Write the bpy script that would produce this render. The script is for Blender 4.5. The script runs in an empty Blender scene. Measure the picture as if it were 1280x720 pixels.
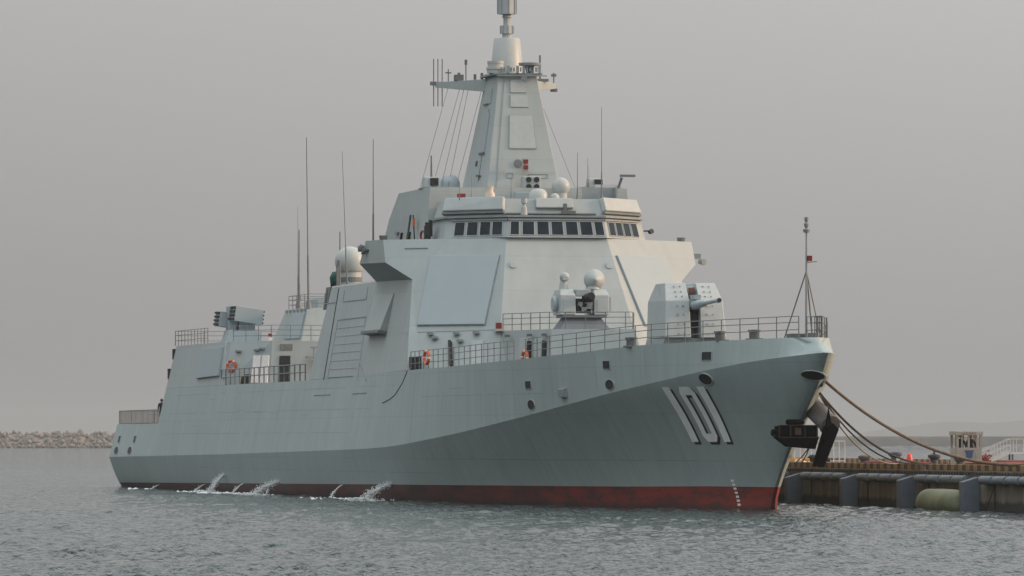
import bpy, bmesh, math, random
import numpy as np
from mathutils import Vector, Matrix, Quaternion
random.seed(7)
R = math.radians
SC = bpy.context.scene
COL = SC.collection

# ------------------------------------------------------------------ camera, sky, sun, exposure
CAM_Z = 3.41
SEA_Z = -0.10
cam_d = bpy.data.cameras.new("camera")
cam = bpy.data.objects.new("camera", cam_d); COL.objects.link(cam)
cam.location = (0, 0, CAM_Z); cam.rotation_euler = (R(90), 0, 0)
cam_d.sensor_width = 36; cam_d.lens = 7800 / 1280 * 36
cam_d.shift_y = (551 - 360) / 1280
cam_d.clip_start = 1; cam_d.clip_end = 40000
SC.camera = cam

SUN_EL, SUN_AZ = R(17), R(87)          # azimuth clockwise from +Y
sun_dir = Vector((math.sin(SUN_AZ) * math.cos(SUN_EL), math.cos(SUN_AZ) * math.cos(SUN_EL), math.sin(SUN_EL)))
W = bpy.data.worlds.new("World"); SC.world = W; W.use_nodes = True
nt = W.node_tree; N = nt.nodes; L = nt.links
bg = N["Background"]
sky = N.new("ShaderNodeTexSky"); sky.sky_type = 'NISHITA'; sky.sun_disc = False
sky.sun_elevation = SUN_EL; sky.sun_rotation = SUN_AZ; sky.dust_density = 6; sky.air_density = 1.5; sky.altitude = 0
hsv = N.new("ShaderNodeHueSaturation"); hsv.inputs["Saturation"].default_value = 0.35; hsv.inputs["Value"].default_value = 0.5
L.new(sky.outputs[0], hsv.inputs["Color"])
tc = N.new("ShaderNodeTexCoord"); sp = N.new("ShaderNodeSeparateXYZ"); L.new(tc.outputs["Generated"], sp.inputs[0])
mr = N.new("ShaderNodeMapRange"); mr.inputs["From Min"].default_value = 0.10; mr.inputs["From Max"].default_value = 0.70; mr.clamp = True
L.new(sp.outputs["Z"], mr.inputs["Value"])
mix = N.new("ShaderNodeMix"); mix.data_type = 'RGBA'
mix.inputs["B"].default_value = (14.4, 15.4, 15.8, 1)         # brighter overcast overhead
mr2 = N.new("ShaderNodeMapRange"); mr2.inputs["From Min"].default_value = -0.75; mr2.inputs["From Max"].default_value = 0.12; mr2.inputs["To Min"].default_value = 0.38; mr2.inputs["To Max"].default_value = 1.0
L.new(sp.outputs["X"], mr2.inputs["Value"])
low = N.new("ShaderNodeVectorMath"); low.operation = 'SCALE'; low.inputs[0].default_value = (4.82, 4.77, 4.75); mr3 = N.new("ShaderNodeMapRange"); mr3.inputs["From Min"].default_value = 0.0; mr3.inputs["From Max"].default_value = 0.075; mr3.inputs["To Min"].default_value = 0.80; mr3.inputs["To Max"].default_value = 1.28
L.new(sp.outputs["Z"], mr3.inputs["Value"])
mul = N.new("ShaderNodeMath"); mul.operation = 'MULTIPLY'; L.new(mr2.outputs[0], mul.inputs[0]); L.new(mr3.outputs[0], mul.inputs[1]); L.new(mul.outputs[0], low.inputs["Scale"])   # dimmer haze away from the sun
L.new(low.outputs[0], mix.inputs["A"])
L.new(mr.outputs[0], mix.inputs["Factor"])
addn = N.new("ShaderNodeMix"); addn.data_type = 'RGBA'; addn.blend_type = 'MIX'; addn.inputs["Factor"].default_value = 0.88
L.new(hsv.outputs[0], addn.inputs["A"]); L.new(mix.outputs["Result"], addn.inputs["B"])
L.new(addn.outputs["Result"], bg.inputs["Color"])
bg.inputs["Strength"].default_value = 0.10

sun_d = bpy.data.lights.new("sun", 'SUN'); sun_d.energy = 3.0; sun_d.angle = R(8); sun_d.color = (1.0, 0.64, 0.37)
sun = bpy.data.objects.new("sun", sun_d); COL.objects.link(sun)
sun.rotation_euler = sun_dir.to_track_quat('Z', 'Y').to_euler(); sun.location = (200, 200, 150)
SC.view_settings.view_transform = 'Standard'; SC.view_settings.look = 'None'
SC.view_settings.exposure = 0.0; SC.view_settings.gamma = 1
SC.cycles.max_bounces = 6; SC.cycles.volume_bounces = 0; SC.cycles.use_denoising = True

# ------------------------------------------------------------------ materials
MATS = {}
def mat(name, col, rough=0.55, var=0.10, scale=1.0, metal=0.0, bump=0.0, stretch=(1, 1, 1), spec=0.5, col2=None, detail=5):
    if name in MATS: return MATS[name]
    m = bpy.data.materials.new(name); m.use_nodes = True
    t = m.node_tree; n = t.nodes; l = t.links; b = n["Principled BSDF"]
    b.inputs["Roughness"].default_value = rough; b.inputs["Metallic"].default_value = metal
    b.inputs["Specular IOR Level"].default_value = spec
    tcn = n.new("ShaderNodeTexCoord"); mp = n.new("ShaderNodeMapping"); mp.inputs["Scale"].default_value = stretch
    l.new(tcn.outputs["Object"], mp.inputs["Vector"])
    nz = n.new("ShaderNodeTexNoise"); nz.inputs["Scale"].default_value = scale; nz.inputs["Detail"].default_value = detail
    l.new(mp.outputs[0], nz.inputs["Vector"])
    mx = n.new("ShaderNodeMix"); mx.data_type = 'RGBA'
    c2 = col2 if col2 else tuple(c * (1 - 2 * var) for c in col)
    mx.inputs["A"].default_value = (*c2, 1); mx.inputs["B"].default_value = (*col, 1)
    rp = n.new("ShaderNodeMapRange"); rp.inputs["From Min"].default_value = 0.35; rp.inputs["From Max"].default_value = 0.65
    l.new(nz.outputs["Fac"], rp.inputs["Value"]); l.new(rp.outputs[0], mx.inputs["Factor"])
    l.new(mx.outputs["Result"], b.inputs["Base Color"])
    if bump:
        bp = n.new("ShaderNodeBump"); bp.inputs["Strength"].default_value = bump; bp.inputs["Distance"].default_value = 0.05
        l.new(nz.outputs["Fac"], bp.inputs["Height"]); l.new(bp.outputs[0], b.inputs["Normal"])
    m["mix"] = 1
    MATS[name] = m
    return m

def plated_paint(name, col, rough=0.5, plate=(7.0, 2.4), seam=0.93, streak=0.05, swap=False):
    """painted steel: weld seams of the plating, run-off streaks and a slight buckle"""
    m = bpy.data.materials.new(name); m.use_nodes = True
    t = m.node_tree; n = t.nodes; l = t.links; b = n["Principled BSDF"]
    b.inputs["Roughness"].default_value = rough; b.inputs["Specular IOR Level"].default_value = 0.3
    tcn = n.new("ShaderNodeTexCoord"); sx = n.new("ShaderNodeSeparateXYZ"); l.new(tcn.outputs["Object"], sx.inputs[0])
    cx = n.new("ShaderNodeCombineXYZ"); l.new(sx.outputs["Y" if swap else "X"], cx.inputs["X"]); l.new(sx.outputs["Z"], cx.inputs["Y"])
    br = n.new("ShaderNodeTexBrick"); br.inputs["Scale"].default_value = 1.0
    br.inputs["Brick Width"].default_value = plate[0]; br.inputs["Row Height"].default_value = plate[1]
    br.inputs["Mortar Size"].default_value = 0.035; br.inputs["Mortar Smooth"].default_value = 0.6
    br.inputs["Color1"].default_value = (1, 1, 1, 1); br.inputs["Color2"].default_value = (0.955, 0.96, 0.965, 1); br.inputs["Mortar"].default_value = (seam, seam, seam, 1)
    l.new(cx.outputs[0], br.inputs["Vector"])
    mp = n.new("ShaderNodeMapping"); mp.inputs["Scale"].default_value = (1.6, 1.6, 0.12); l.new(tcn.outputs["Object"], mp.inputs["Vector"])
    nz = n.new("ShaderNodeTexNoise"); nz.inputs["Scale"].default_value = 1.0; nz.inputs["Detail"].default_value = 6; l.new(mp.outputs[0], nz.inputs["Vector"])
    n2 = n.new("ShaderNodeTexNoise"); n2.inputs["Scale"].default_value = 0.35; n2.inputs["Detail"].default_value = 3; l.new(tcn.outputs["Object"], n2.inputs["Vector"])
    rp = n.new("ShaderNodeMapRange"); rp.inputs["From Min"].default_value = 0.3; rp.inputs["From Max"].default_value = 0.7
    rp.inputs["To Min"].default_value = 1 - 2 * streak; rp.inputs["To Max"].default_value = 1.0; l.new(nz.outputs["Fac"], rp.inputs["Value"])
    rp2 = n.new("ShaderNodeMapRange"); rp2.inputs["From Min"].default_value = 0.3; rp2.inputs["From Max"].default_value = 0.7
    rp2.inputs["To Min"].default_value = 0.95; rp2.inputs["To Max"].default_value = 1.02; l.new(n2.outputs["Fac"], rp2.inputs["Value"])
    mu = n.new("ShaderNodeMath"); mu.operation = 'MULTIPLY'; l.new(rp.outputs[0], mu.inputs[0]); l.new(rp2.outputs[0], mu.inputs[1])
    vm = n.new("ShaderNodeVectorMath"); vm.operation = 'SCALE'; l.new(br.outputs["Color"], vm.inputs[0]); l.new(mu.outputs[0], vm.inputs["Scale"])
    vm2 = n.new("ShaderNodeVectorMath"); vm2.operation = 'MULTIPLY'; l.new(vm.outputs[0], vm2.inputs[0]); vm2.inputs[1].default_value = col
    l.new(vm2.outputs[0], b.inputs["Base Color"])
    n3 = n.new("ShaderNodeTexNoise"); n3.inputs["Scale"].default_value = 0.9; n3.inputs["Detail"].default_value = 2; l.new(tcn.outputs["Object"], n3.inputs["Vector"])
    bp = n.new("ShaderNodeBump"); bp.inputs["Strength"].default_value = 0.5; bp.inputs["Distance"].default_value = 0.03
    l.new(n3.outputs["Fac"], bp.inputs["Height"]); l.new(bp.outputs[0], b.inputs["Normal"])
    MATS[name] = m
    return m

PAINT = plated_paint("ship_paint", (0.362, 0.424, 0.420), seam=0.88)
PAINT_S = plated_paint("superstructure_paint", (0.385, 0.418, 0.415), plate=(3.5, 2.0), seam=0.91, streak=0.04)
PANEL = mat("array_panel_paint", (0.325, 0.378, 0.40), 0.5, 0.02, 0.8)
TRIM = mat("trim_paint", (0.41, 0.44, 0.44), 0.5, 0.04, 2)
DARKTRIM = mat("dark_grey_paint", (0.14, 0.155, 0.16), 0.55, 0.1, 2)
MIDGREY = mat("mid_grey_paint", (0.27, 0.30, 0.31), 0.55, 0.08, 2)
DECK = mat("deck_coating", (0.13, 0.15, 0.15), 0.8, 0.1, 1)
RAIL = mat("rail_steel", (0.17, 0.18, 0.18), 0.5, 0.1, 3)
BLACK = mat("black_fitting", (0.012, 0.012, 0.013), 0.6, 0.2, 3)
SEAM = mat("seam_gap", (0.05, 0.055, 0.055), 0.7, 0.1, 2)
GLASS = mat("bridge_glass", (0.008, 0.018, 0.03), 0.08, 0.3, 1.3, spec=0.22, bump=0.03)
NUMWHITE = mat("number_white", (0.85, 0.85, 0.83), 0.6, 0.05, 2)
NUMBLACK = mat("number_black", (0.015, 0.016, 0.017), 0.6, 0.1, 2)
DOME = mat("radome_white", (0.43, 0.45, 0.435), 0.45, 0.04, 1.5)
RED = mat("signal_red", (0.22, 0.016, 0.014), 0.5, 0.1, 5)
ORANGE = mat("lifebuoy_orange", (0.72, 0.13, 0.04), 0.55, 0.1, 4)
WHITE = mat("white_band", (0.75, 0.75, 0.73), 0.5, 0.05, 4)
GREEN = mat("green_canvas", (0.015, 0.085, 0.075), 0.8, 0.2, 3, bump=0.4)
WDOOR = mat("white_door_paint", (0.86, 0.80, 0.78), 0.4, 0.06, 5)
BOOT = None
def boot_material():
    m = bpy.data.materials.new("boot_topping_red"); m.use_nodes = True
    t = m.node_tree; n = t.nodes; l = t.links; b = n["Principled BSDF"]; b.inputs["Roughness"].default_value = 0.6
    tcn = n.new("ShaderNodeTexCoord"); sx = n.new("ShaderNodeSeparateXYZ"); l.new(tcn.outputs["Object"], sx.inputs[0])
    fx = n.new("ShaderNodeMapRange"); fx.inputs["From Min"].default_value = -45; fx.inputs["From Max"].default_value = -12; l.new(sx.outputs["X"], fx.inputs["Value"])
    mp = n.new("ShaderNodeMapping"); mp.inputs["Scale"].default_value = (0.35, 0.35, 1.4); l.new(tcn.outputs["Object"], mp.inputs["Vector"])
    nz = n.new("ShaderNodeTexNoise"); nz.inputs["Scale"].default_value = 1.2; nz.inputs["Detail"].default_value = 7; nz.inputs["Roughness"].default_value = 0.65; l.new(mp.outputs[0], nz.inputs["Vector"])
    base = n.new("ShaderNodeMix"); base.data_type = 'RGBA'      # faded brownish red aft, fresher red at the bow
    base.inputs["A"].default_value = (0.105, 0.034, 0.028, 1); base.inputs["B"].default_value = (0.265, 0.033, 0.022, 1); l.new(fx.outputs[0], base.inputs["Factor"])
    st = n.new("ShaderNodeMapRange"); st.inputs["From Min"].default_value = 0.44; st.inputs["From Max"].default_value = 0.60; l.new(nz.outputs["Fac"], st.inputs["Value"])
    st.inputs["To Max"].default_value = 0.75
    mx = n.new("ShaderNodeMix"); mx.data_type = 'RGBA'; l.new(st.outputs[0], mx.inputs["Factor"]); l.new(base.outputs["Result"], mx.inputs["A"]); mx.inputs["B"].default_value = (0.04, 0.028, 0.026, 1)
    # slime line at the water
    zz = n.new("ShaderNodeMapRange"); zz.inputs["From Min"].default_value = 0.02; zz.inputs["From Max"].default_value = 0.28; zz.inputs["To Min"].default_value = 0.75; zz.inputs["To Max"].default_value = 0; l.new(sx.outputs["Z"], zz.inputs["Value"])
    m2 = n.new("ShaderNodeMix"); m2.data_type = 'RGBA'; l.new(zz.outputs[0], m2.inputs["Factor"]); l.new(mx.outputs["Result"], m2.inputs["A"]); m2.inputs["B"].default_value = (0.022, 0.026, 0.02, 1)
    l.new(m2.outputs["Result"], b.inputs["Base Color"])
    return m
BOOT = boot_material()

# ------------------------------------------------------------------ mesh builder
class MB:
    def __init__(s): s.v = []; s.f = []; s.mi = []
    def add(s, vs, fs, mi=0):
        o = len(s.v); s.v += [tuple(v) for v in vs]
        for f in fs: s.f.append([i + o for i in f]); s.mi.append(mi)
        return s
    def poly(s, pts, mi=0): return s.add(pts, [list(range(len(pts)))], mi)
    def box(s, c, d, rot=None, mi=0):
        x, y, z = (k / 2 for k in d); M = rot if rot is not None else Matrix.Identity(3); c = Vector(c)
        vs = [c + M @ Vector((a * x, b * y, e * z)) for a in (-1, 1) for b in (-1, 1) for e in (-1, 1)]
        return s.add(vs, [[0, 1, 3, 2], [4, 6, 7, 5], [0, 4, 5, 1], [2, 3, 7, 6], [0, 2, 6, 4], [1, 5, 7, 3]], mi)
    def loft(s, rings, cap=True, mi=0, close=True):
        n = len(rings[0]); o = []
        vs = [p for r in rings for p in r]; fs = []
        for i in range(len(rings) - 1):
            for j in range(n if close else n - 1):
                k = (j + 1) % n
                fs.append([i * n + j, i * n + k, (i + 1) * n + k, (i + 1) * n + j])
        if cap: fs.append(list(range(n))[::-1]); fs.append([(len(rings) - 1) * n + j for j in range(n)])
        return s.add(vs, fs, mi)
    def tube(s, a, b, r, n=6, r2=None, mi=0):
        return s.path([a, b], [r, r2 if r2 is not None else r], n, mi)
    def path(s, pts, r, n=6, mi=0):
        pts = [Vector(p) for p in pts]; rs = r if isinstance(r, (list, tuple)) else [r] * len(pts)
        rings = []
        for i, p in enumerate(pts):
            t = (pts[min(i + 1, len(pts) - 1)] - pts[max(i - 1, 0)]).normalized()
            u = t.cross(Vector((0, 0, 1)));
            if u.length < 1e-3: u = t.cross(Vector((1, 0, 0)))
            u.normalize(); w = t.cross(u)
            rings.append([p + rs[i] * (math.cos(2 * math.pi * k / n) * u + math.sin(2 * math.pi * k / n) * w) for k in range(n)])
        return s.loft(rings, True, mi)
    def lathe(s, prof, c=(0, 0, 0), axis=(0, 0, 1), n=20, mi=0):
        c = Vector(c); q = Vector((0, 0, 1)).rotation_difference(Vector(axis).normalized())
        rings = [[c + q @ Vector((r * math.cos(2 * math.pi * k / n), r * math.sin(2 * math.pi * k / n), z)) for k in range(n)] for r, z in prof]
        return s.loft(rings, True, mi)
    def sphere(s, c, r, n=18, m=10, mi=0, sc=(1, 1, 1)):
        c = Vector(c)
        rings = []
        for i in range(m + 1):
            a = -math.pi / 2 + math.pi * (i + (0.02 if i == 0 else -0.02 if i == m else 0)) / m
            rings.append([c + Vector((sc[0] * r * math.cos(a) * math.cos(2 * math.pi * k / n), sc[1] * r * math.cos(a) * math.sin(2 * math.pi * k / n), sc[2] * r * math.sin(a))) for k in range(n)])
        return s.loft(rings, True, mi)
    def torus(s, c, R1, r, axis, n=20, m=8, mi=lambda k: 0):
        c = Vector(c); q = Vector((0, 0, 1)).rotation_difference(Vector(axis).normalized())
        o = len(s.v)
        for i in range(n):
            a = 2 * math.pi * i / n
            for j in range(m):
                b = 2 * math.pi * j / m
                s.v.append(tuple(c + q @ Vector(((R1 + r * math.cos(b)) * math.cos(a), (R1 + r * math.cos(b)) * math.sin(a), r * math.sin(b)))))
        for i in range(n):
            for j in range(m):
                s.f.append([o + i * m + j, o + ((i + 1) % n) * m + j, o + ((i + 1) % n) * m + (j + 1) % m, o + i * m + (j + 1) % m]); s.mi.append(mi(i))
        return s
    def panel(s, quad, uv, t, mi=0, base=0.002):
        """slab standing t proud of a quad (bl, br, tr, tl seen from outside); uv = four corners or (u0,u1,v0,v1)"""
        q = [Vector(p) for p in quad]
        if len(uv) == 4 and not isinstance(uv[0], (tuple, list)):
            u0, u1, v0, v1 = uv; uv = [(u0, v0), (u1, v0), (u1, v1), (u0, v1)]
        f = lambda u, v: q[0] * (1 - u) * (1 - v) + q[1] * u * (1 - v) + q[2] * u * v + q[3] * (1 - u) * v
        nrm = ((q[1] - q[0]).cross(q[3] - q[0])).normalized()
        p = [f(*k) for k in uv]
        return s.loft([[a + nrm * base for a in p], [a + nrm * t for a in p]], True, mi)
    def mirror(s):
        o = len(s.v); nf = len(s.f)
        s.v += [(x, -y, z) for x, y, z in s.v]
        for i in range(nf): s.f.append([k + o for k in s.f[i]][::-1]); s.mi.append(s.mi[i])
        return s
    def build(s, name, mats, parent=None, smooth=False, bevel=0.0, loc=None, rotz=None, recalc=True, angle=40):
        me = bpy.data.meshes.new(name)
        me.from_pydata(s.v, [], s.f)
        if not isinstance(mats, (list, tuple)): mats = [mats]
        for m in mats: me.materials.append(m)
        me.polygons.foreach_set("material_index", s.mi)
        if recalc:
            bm = bmesh.new(); bm.from_mesh(me); bmesh.ops.recalc_face_normals(bm, faces=bm.faces); bm.to_mesh(me); bm.free()
        if smooth:
            me.polygons.foreach_set("use_smooth", [True] * len(me.polygons))
            if smooth == 'auto': me.set_sharp_from_angle(angle=R(angle))
        me.update()
        o = bpy.data.objects.new(name, me); COL.objects.link(o)
        if parent is not None: o.parent = parent
        if loc is not None: o.location = loc
        if rotz is not None: o.rotation_euler = (0, 0, rotz)
        if bevel:
            b = o.modifiers.new("bevel", 'BEVEL'); b.width = bevel; b.segments = 2; b.limit_method = 'ANGLE'; b.angle_limit = R(30)
        return o

def tag(o, label=None, cat=None, group=None, kind=None):
    if label: o["label"] = label
    if cat: o["category"] = cat
    if group: o["group"] = group
    if kind: o["kind"] = kind
    return o
def empty(name, loc, rz=0.0):
    o = bpy.data.objects.new(name, None); COL.objects.link(o); o.location = loc; o.rotation_euler = (0, 0, rz); o.empty_display_size = 0.5
    return o
def copy_tree(o, parent=None):
    c = o.copy(); COL.objects.link(c)
    if parent is not None: c.parent = parent
    for ch in list(o.children): copy_tree(ch, c)
    return c

# ------------------------------------------------------------------ sea
def water_material():
    m = bpy.data.materials.new("sea_water"); m.use_nodes = True
    t = m.node_tree; n = t.nodes; l = t.links; b = n["Principled BSDF"]
    b.inputs["Base Color"].default_value = (0.009, 0.027, 0.028, 1); b.inputs["Roughness"].default_value = 0.05; b.inputs["IOR"].default_value = 1.25
    tcn = n.new("ShaderNodeTexCoord")
    prev = None
    for sc_, st_, det, dist in (((2.2, 0.8, 1), 1.0, 3, 0.50), ((7.0, 2.2, 1), 1.0, 4, 0.16)):
        mp = n.new("ShaderNodeMapping"); mp.inputs["Scale"].default_value = sc_; mp.inputs["Rotation"].default_value = (0, 0, 0.12); l.new(tcn.outputs["Object"], mp.inputs["Vector"])
        nz = n.new("ShaderNodeTexNoise"); nz.inputs["Scale"].default_value = 1.0; nz.inputs["Detail"].default_value = det; nz.inputs["Roughness"].default_value = 0.55; nz.inputs["Distortion"].default_value = 0.4; l.new(mp.outputs[0], nz.inputs["Vector"])
        bp = n.new("ShaderNodeBump"); bp.inputs["Strength"].default_value = st_; bp.inputs["Distance"].default_value = dist
        l.new(nz.outputs["Fac"], bp.inputs["Height"])
        if prev is not None: l.new(prev.outputs[0], bp.inputs["Normal"])
        prev = bp
    l.new(prev.outputs[0], b.inputs["Normal"])
    return m
WATER = water_material()
def build_sea():
    rows = [95.0]
    while rows[-1] < 760:
        d = rows[-1]; rows.append(d + max(0.16, 0.20 * d * d / (7800 * 3.5) * 1.25))
    rows = np.array(rows); tans = np.linspace(-0.115, 0.115, 780)
    Y, Tn = np.meshgrid(rows, tans, indexing='ij'); X = Tn * Y
    rng = np.random.default_rng(3); Z = np.zeros_like(X)
    env = np.zeros_like(X)
    for i in range(10):
        lam = rng.uniform(14, 60); th = rng.uniform(0, 2 * math.pi); env += np.sin(2 * math.pi / lam * (X * np.cos(th) + Y * np.sin(th)) + rng.uniform(0, 7))
    env = 0.85 + 0.22 * env / 2.2
    for i in range(110):
        lam = 0.30 * (9.0 ** (rng.uniform(0, 1) ** 1.1)); th = R(245) + rng.normal(0, 0.8)
        k = 2 * math.pi / lam; amp = 0.0050 * lam ** 0.72
        att = np.clip(1.6 - 0.0016 * Y * 1.0 / lam, 0, 1)      # waves finer than the grid fade out far away
        ph = k * (X * math.cos(th) + Y * math.sin(th)) + rng.uniform(0, 7)
        s_ = np.sin(ph); Z += amp * att * (s_ + 0.22 * (1 - s_ * s_))
    Z = Z * np.clip(env, 0.3, 1.6) + SEA_Z
    ny, nx = X.shape
    co = np.stack([X, Y, Z], -1).reshape(-1, 3).astype(np.float32)
    i = np.arange(ny * nx).reshape(ny, nx)
    q = np.stack([i[:-1, :-1], i[:-1, 1:], i[1:, 1:], i[1:, :-1]], -1).reshape(-1, 4)
    me = bpy.data.meshes.new("sea"); me.vertices.add(len(co)); me.vertices.foreach_set("co", co.ravel())
    me.loops.add(q.size); me.loops.foreach_set("vertex_index", q.ravel().astype(np.int32))
    me.polygons.add(len(q)); me.polygons.foreach_set("loop_start", np.arange(0, q.size, 4, dtype=np.int32)); me.polygons.foreach_set("use_smooth", np.ones(len(q), dtype=bool))
    me.update(calc_edges=True); me.materials.append(WATER)
    o = bpy.data.objects.new("sea", me); COL.objects.link(o); tag(o, kind="structure")
    f = MB(); f.poly([(-6900, -60, -0.42), (6900, -60, -0.42), (6900, 20000, -0.42), (-6900, 20000, -0.42)])
    tag(f.build("open_sea", WATER, recalc=False), kind="structure")
build_sea()

# ------------------------------------------------------------------ distant land, breakwater, sea wall
ROCK = mat("breakwater_rock", (0.275, 0.228, 0.20), 0.9, 0.10, 0.35, bump=0.5)
CONC = mat("old_concrete", (0.30, 0.275, 0.245), 0.85, 0.12, 0.5, bump=0.3)
def build_far():
    m = MB(); xs = np.linspace(900, 3600, 60)
    for d0, k in ((17500, 1.0),):
        ring = []
        for d, h in ((-250, 0), (0, 1), (400, 0)):
            ring.append([(x, d0 + d, -1 + h * max(0.5, 84 * math.exp(-((x - 1800) / 600) ** 2) + 22 * math.exp(-((x - 1150) / 260) ** 2) + 4 * math.sin(x / 81.0) + 2 * math.sin(x / 37.0))) for x in xs])
        m.loft(ring, False, 0, close=False)
    tag(m.build("hills", mat("far_hillside", (0.10, 0.11, 0.09), 0.9, 0.2, 0.01), smooth=True), kind="structure")
    # rubble mound of the breakwater
    m = MB(); D0 = 3300; rings = []
    for x in np.linspace(-620, -30, 180):
        h = 6.9 + 0.5 * math.sin(x * 0.21) + 0.35 * math.sin(x * 0.57 + 1)
        rings.append([(x, D0 - 11, -0.6), (x, D0 - 5, 2.9), (x, D0 - 1.5, h * 0.86), (x, D0 + 1.5, h), (x, D0 + 8, h), (x, D0 + 18, -0.6)])
    m.loft(rings, True); tag(m.build("breakwater_mound", ROCK), kind="structure")
    stones = []
    for k in range(5):
        bm = bmesh.new(); bmesh.ops.create_icosphere(bm, subdivisions=2, radius=1)
        rr = random.Random(40 + k)
        pl = [(Vector((rr.uniform(-1, 1), rr.uniform(-1, 1), rr.uniform(-1, 1))).normalized(), rr.uniform(0.55, 0.85)) for _ in range(9)]
        for v in bm.verts:
            for nn, dd in pl:
                e = v.co.dot(nn) - dd
                if e > 0: v.co -= nn * e
        me = bpy.data.meshes.new("boulder"); bm.to_mesh(me); bm.free(); me.materials.append(ROCK)
        stones.append(me)
    rr = random.Random(11); i = 0
    for row, (dy, z0) in enumerate(((-10.5, 0.5), (-7.8, 2.2), (-4.6, 3.9), (-2.2, 5.6), (0.6, 7.1))):
        x = -286 + rr.uniform(0, 2)
        while x < -200:
            sz = rr.choice((.9, 1.2, 1.5, 1.9, 2.2)) * rr.uniform(.85, 1.15)
            o = bpy.data.objects.new("boulder", stones[i % 5]); COL.objects.link(o)
            o.location = (x, D0 + dy + rr.uniform(-.6, .6), z0 + rr.uniform(-.6, .6)); o.rotation_euler = (rr.uniform(0, 6), rr.uniform(0, 6), rr.uniform(0, 6))
            o.scale = (sz * rr.uniform(.8, 1.25), sz, sz * rr.uniform(.7, 1.0))
            tag(o, "pinkish grey boulder piled on the far breakwater left of the ship", "boulder", "boulders of the far breakwater")
            x += sz * rr.uniform(1.5, 2.2); i += 1
    # concrete sea wall beyond the quay
    m = MB(); D1 = 2700
    m.box((430, D1 + 4, 1.9), (900, 8, 5.0)); m.box((430, D1 + 5, 4.75), (900, 5, 1.1))
    for k in range(44): m.box((-8 + k * 20, D1 - 0.1, 2.0), (0.5, 0.3, 4.6))
    o = m.build("sea_wall", mat("pale_wall_concrete", (0.33, 0.30, 0.27), 0.9, 0.1, 0.05)); tag(o, "long low concrete sea wall across the water behind the quay", "sea wall")
    m = MB(); rings = []
    for x in np.linspace(-18, 878, 180):
        h = 1.3 + 0.35 * math.sin(x * 0.3) + 0.3 * math.sin(x * 0.83)
        rings.append([(x, D1 - 9, -0.6), (x, D1 - 4, h * 0.7), (x, D1 - 0.5, h), (x, D1 - 0.4, -0.6)])
    m.loft(rings, True); tag(m.build("rock_apron", mat("apron_rock", (0.17, 0.18, 0.19), 0.9, 0.2, 0.3)), kind="structure")
build_far()

# ------------------------------------------------------------------ destroyer
SHIP_A = R(11.8); BX, BY = 12.8, 309.5
SR = SHIP_A - math.pi / 2
ship = empty("destroyer", (BX, BY, 0), SR)
tag(ship, "pale grey naval destroyer moored with its bow towards the right", "warship")
sa, ca = math.sin(SHIP_A), math.cos(SHIP_A)
def sw(x, y, z): return Vector((BX + x * sa + y * ca, BY - x * ca + y * sa, z))      # ship -> world

WLt = [(-168, 8.2), (-150, 8.7), (-120, 9.2), (-80, 9.3), (-60, 9.0), (-45, 7.9), (-35, 6.7), (-25, 5.2), (-15, 3.4), (-8, 2.0), (-3, .95), (-1, .4), (0, 0.08)]
KNt = [(-180, 8.9), (-151, 9.5), (-111, 9.9), (-71, 9.9), (-51, 9.4), (-36, 8.2), (-26, 6.75), (-16, 4.6), (-8, 2.5), (-3, 1.2), (-.7, .5), (-.2, .25), (0, 0.06)]
BDt = [(-168, 8.5), (-143.4, 9.07), (-142.2, 8.68), (-115, 9.06), (-83, 9.07), (-48, 9.0)]
DKt = [(-178, 9.0), (-58, 9.0), (-48, 8.7), (-33.7, 7.65), (-23.7, 6.2), (-13.7, 4.25), (-7.5, 2.65), (-4.5, 1.85), (-2, 1.25), (-.8, .8), (-.2, .35), (0, .06)]
STEM = [(-1.5, -.6), (0, .55), (.5, .75), (1.12, 1.3), (3.2, 4.2), (4.6, 6.5), (6.4, 9.7), (7.62, 11.2), (8.4, 8.7)]
ZK = [(-168, 2.2), (-120, 2.45), (-72, 2.82), (-60, 2.92), (-52, 3.06), (-45, 3.33), (-38, 3.69), (-26, 4.52), (-18, 5.21), (-11, 5.84), (-4.5, 6.42), (1.4, 7.0), (5.7, 7.33), (9.7, 7.55), (11.2, 7.63)]
ZD = [(-168, 4.65), (-143.4, 4.65), (-142.2, 7.15), (-83, 7.15), (-48, 7.42), (-38, 7.5), (-24, 7.72), (-16, 7.95), (-6.5, 8.25), (1, 8.34), (7, 8.38), (11, 8.4)]
ZR = [(-168, .25), (-162, .3), (-105, .62), (-56, .88), (-31, .98), (-14, 1.04), (.7, 1.11), (2, 1.12)]
def TT(t, x): return float(np.interp(x, [p[0] for p in t], [p[1] for p in t]))
def pchip(tab):
    xs = np.array([p[0] for p in tab]); ys = np.array([p[1] for p in tab]); h = np.diff(xs); d = np.diff(ys) / h
    m = np.zeros(len(xs)); m[0], m[-1] = d[0], d[-1]
    for i in range(1, len(xs) - 1):
        m[i] = 0 if d[i - 1] * d[i] <= 0 else (lambda w1, w2: (w1 + w2) / (w1 / d[i - 1] + w2 / d[i]))(2 * h[i] + h[i - 1], h[i] + 2 * h[i - 1])
    def f(x):
        x = min(max(x, xs[0]), xs[-1]); i = min(max(int(np.searchsorted(xs, x)) - 1, 0), len(h) - 1); t = (x - xs[i]) / h[i]
        return float(ys[i] * (1 + 2 * t) * (1 - t) ** 2 + m[i] * h[i] * t * (1 - t) ** 2 + ys[i + 1] * t * t * (3 - 2 * t) + m[i + 1] * h[i] * t * t * (t - 1))
    return f
WLf, KNf, DKf, zk = pchip(WLt), pchip(KNt), pchip(DKt), pchip(ZK)
zd = lambda x: TT(ZD, x)
stem = pchip(STEM[:-1])
def stem_(z): return stem(min(z, 7.62)) if z <= 7.62 else 11.2 - (z - 7.62) * 3.2
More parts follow.
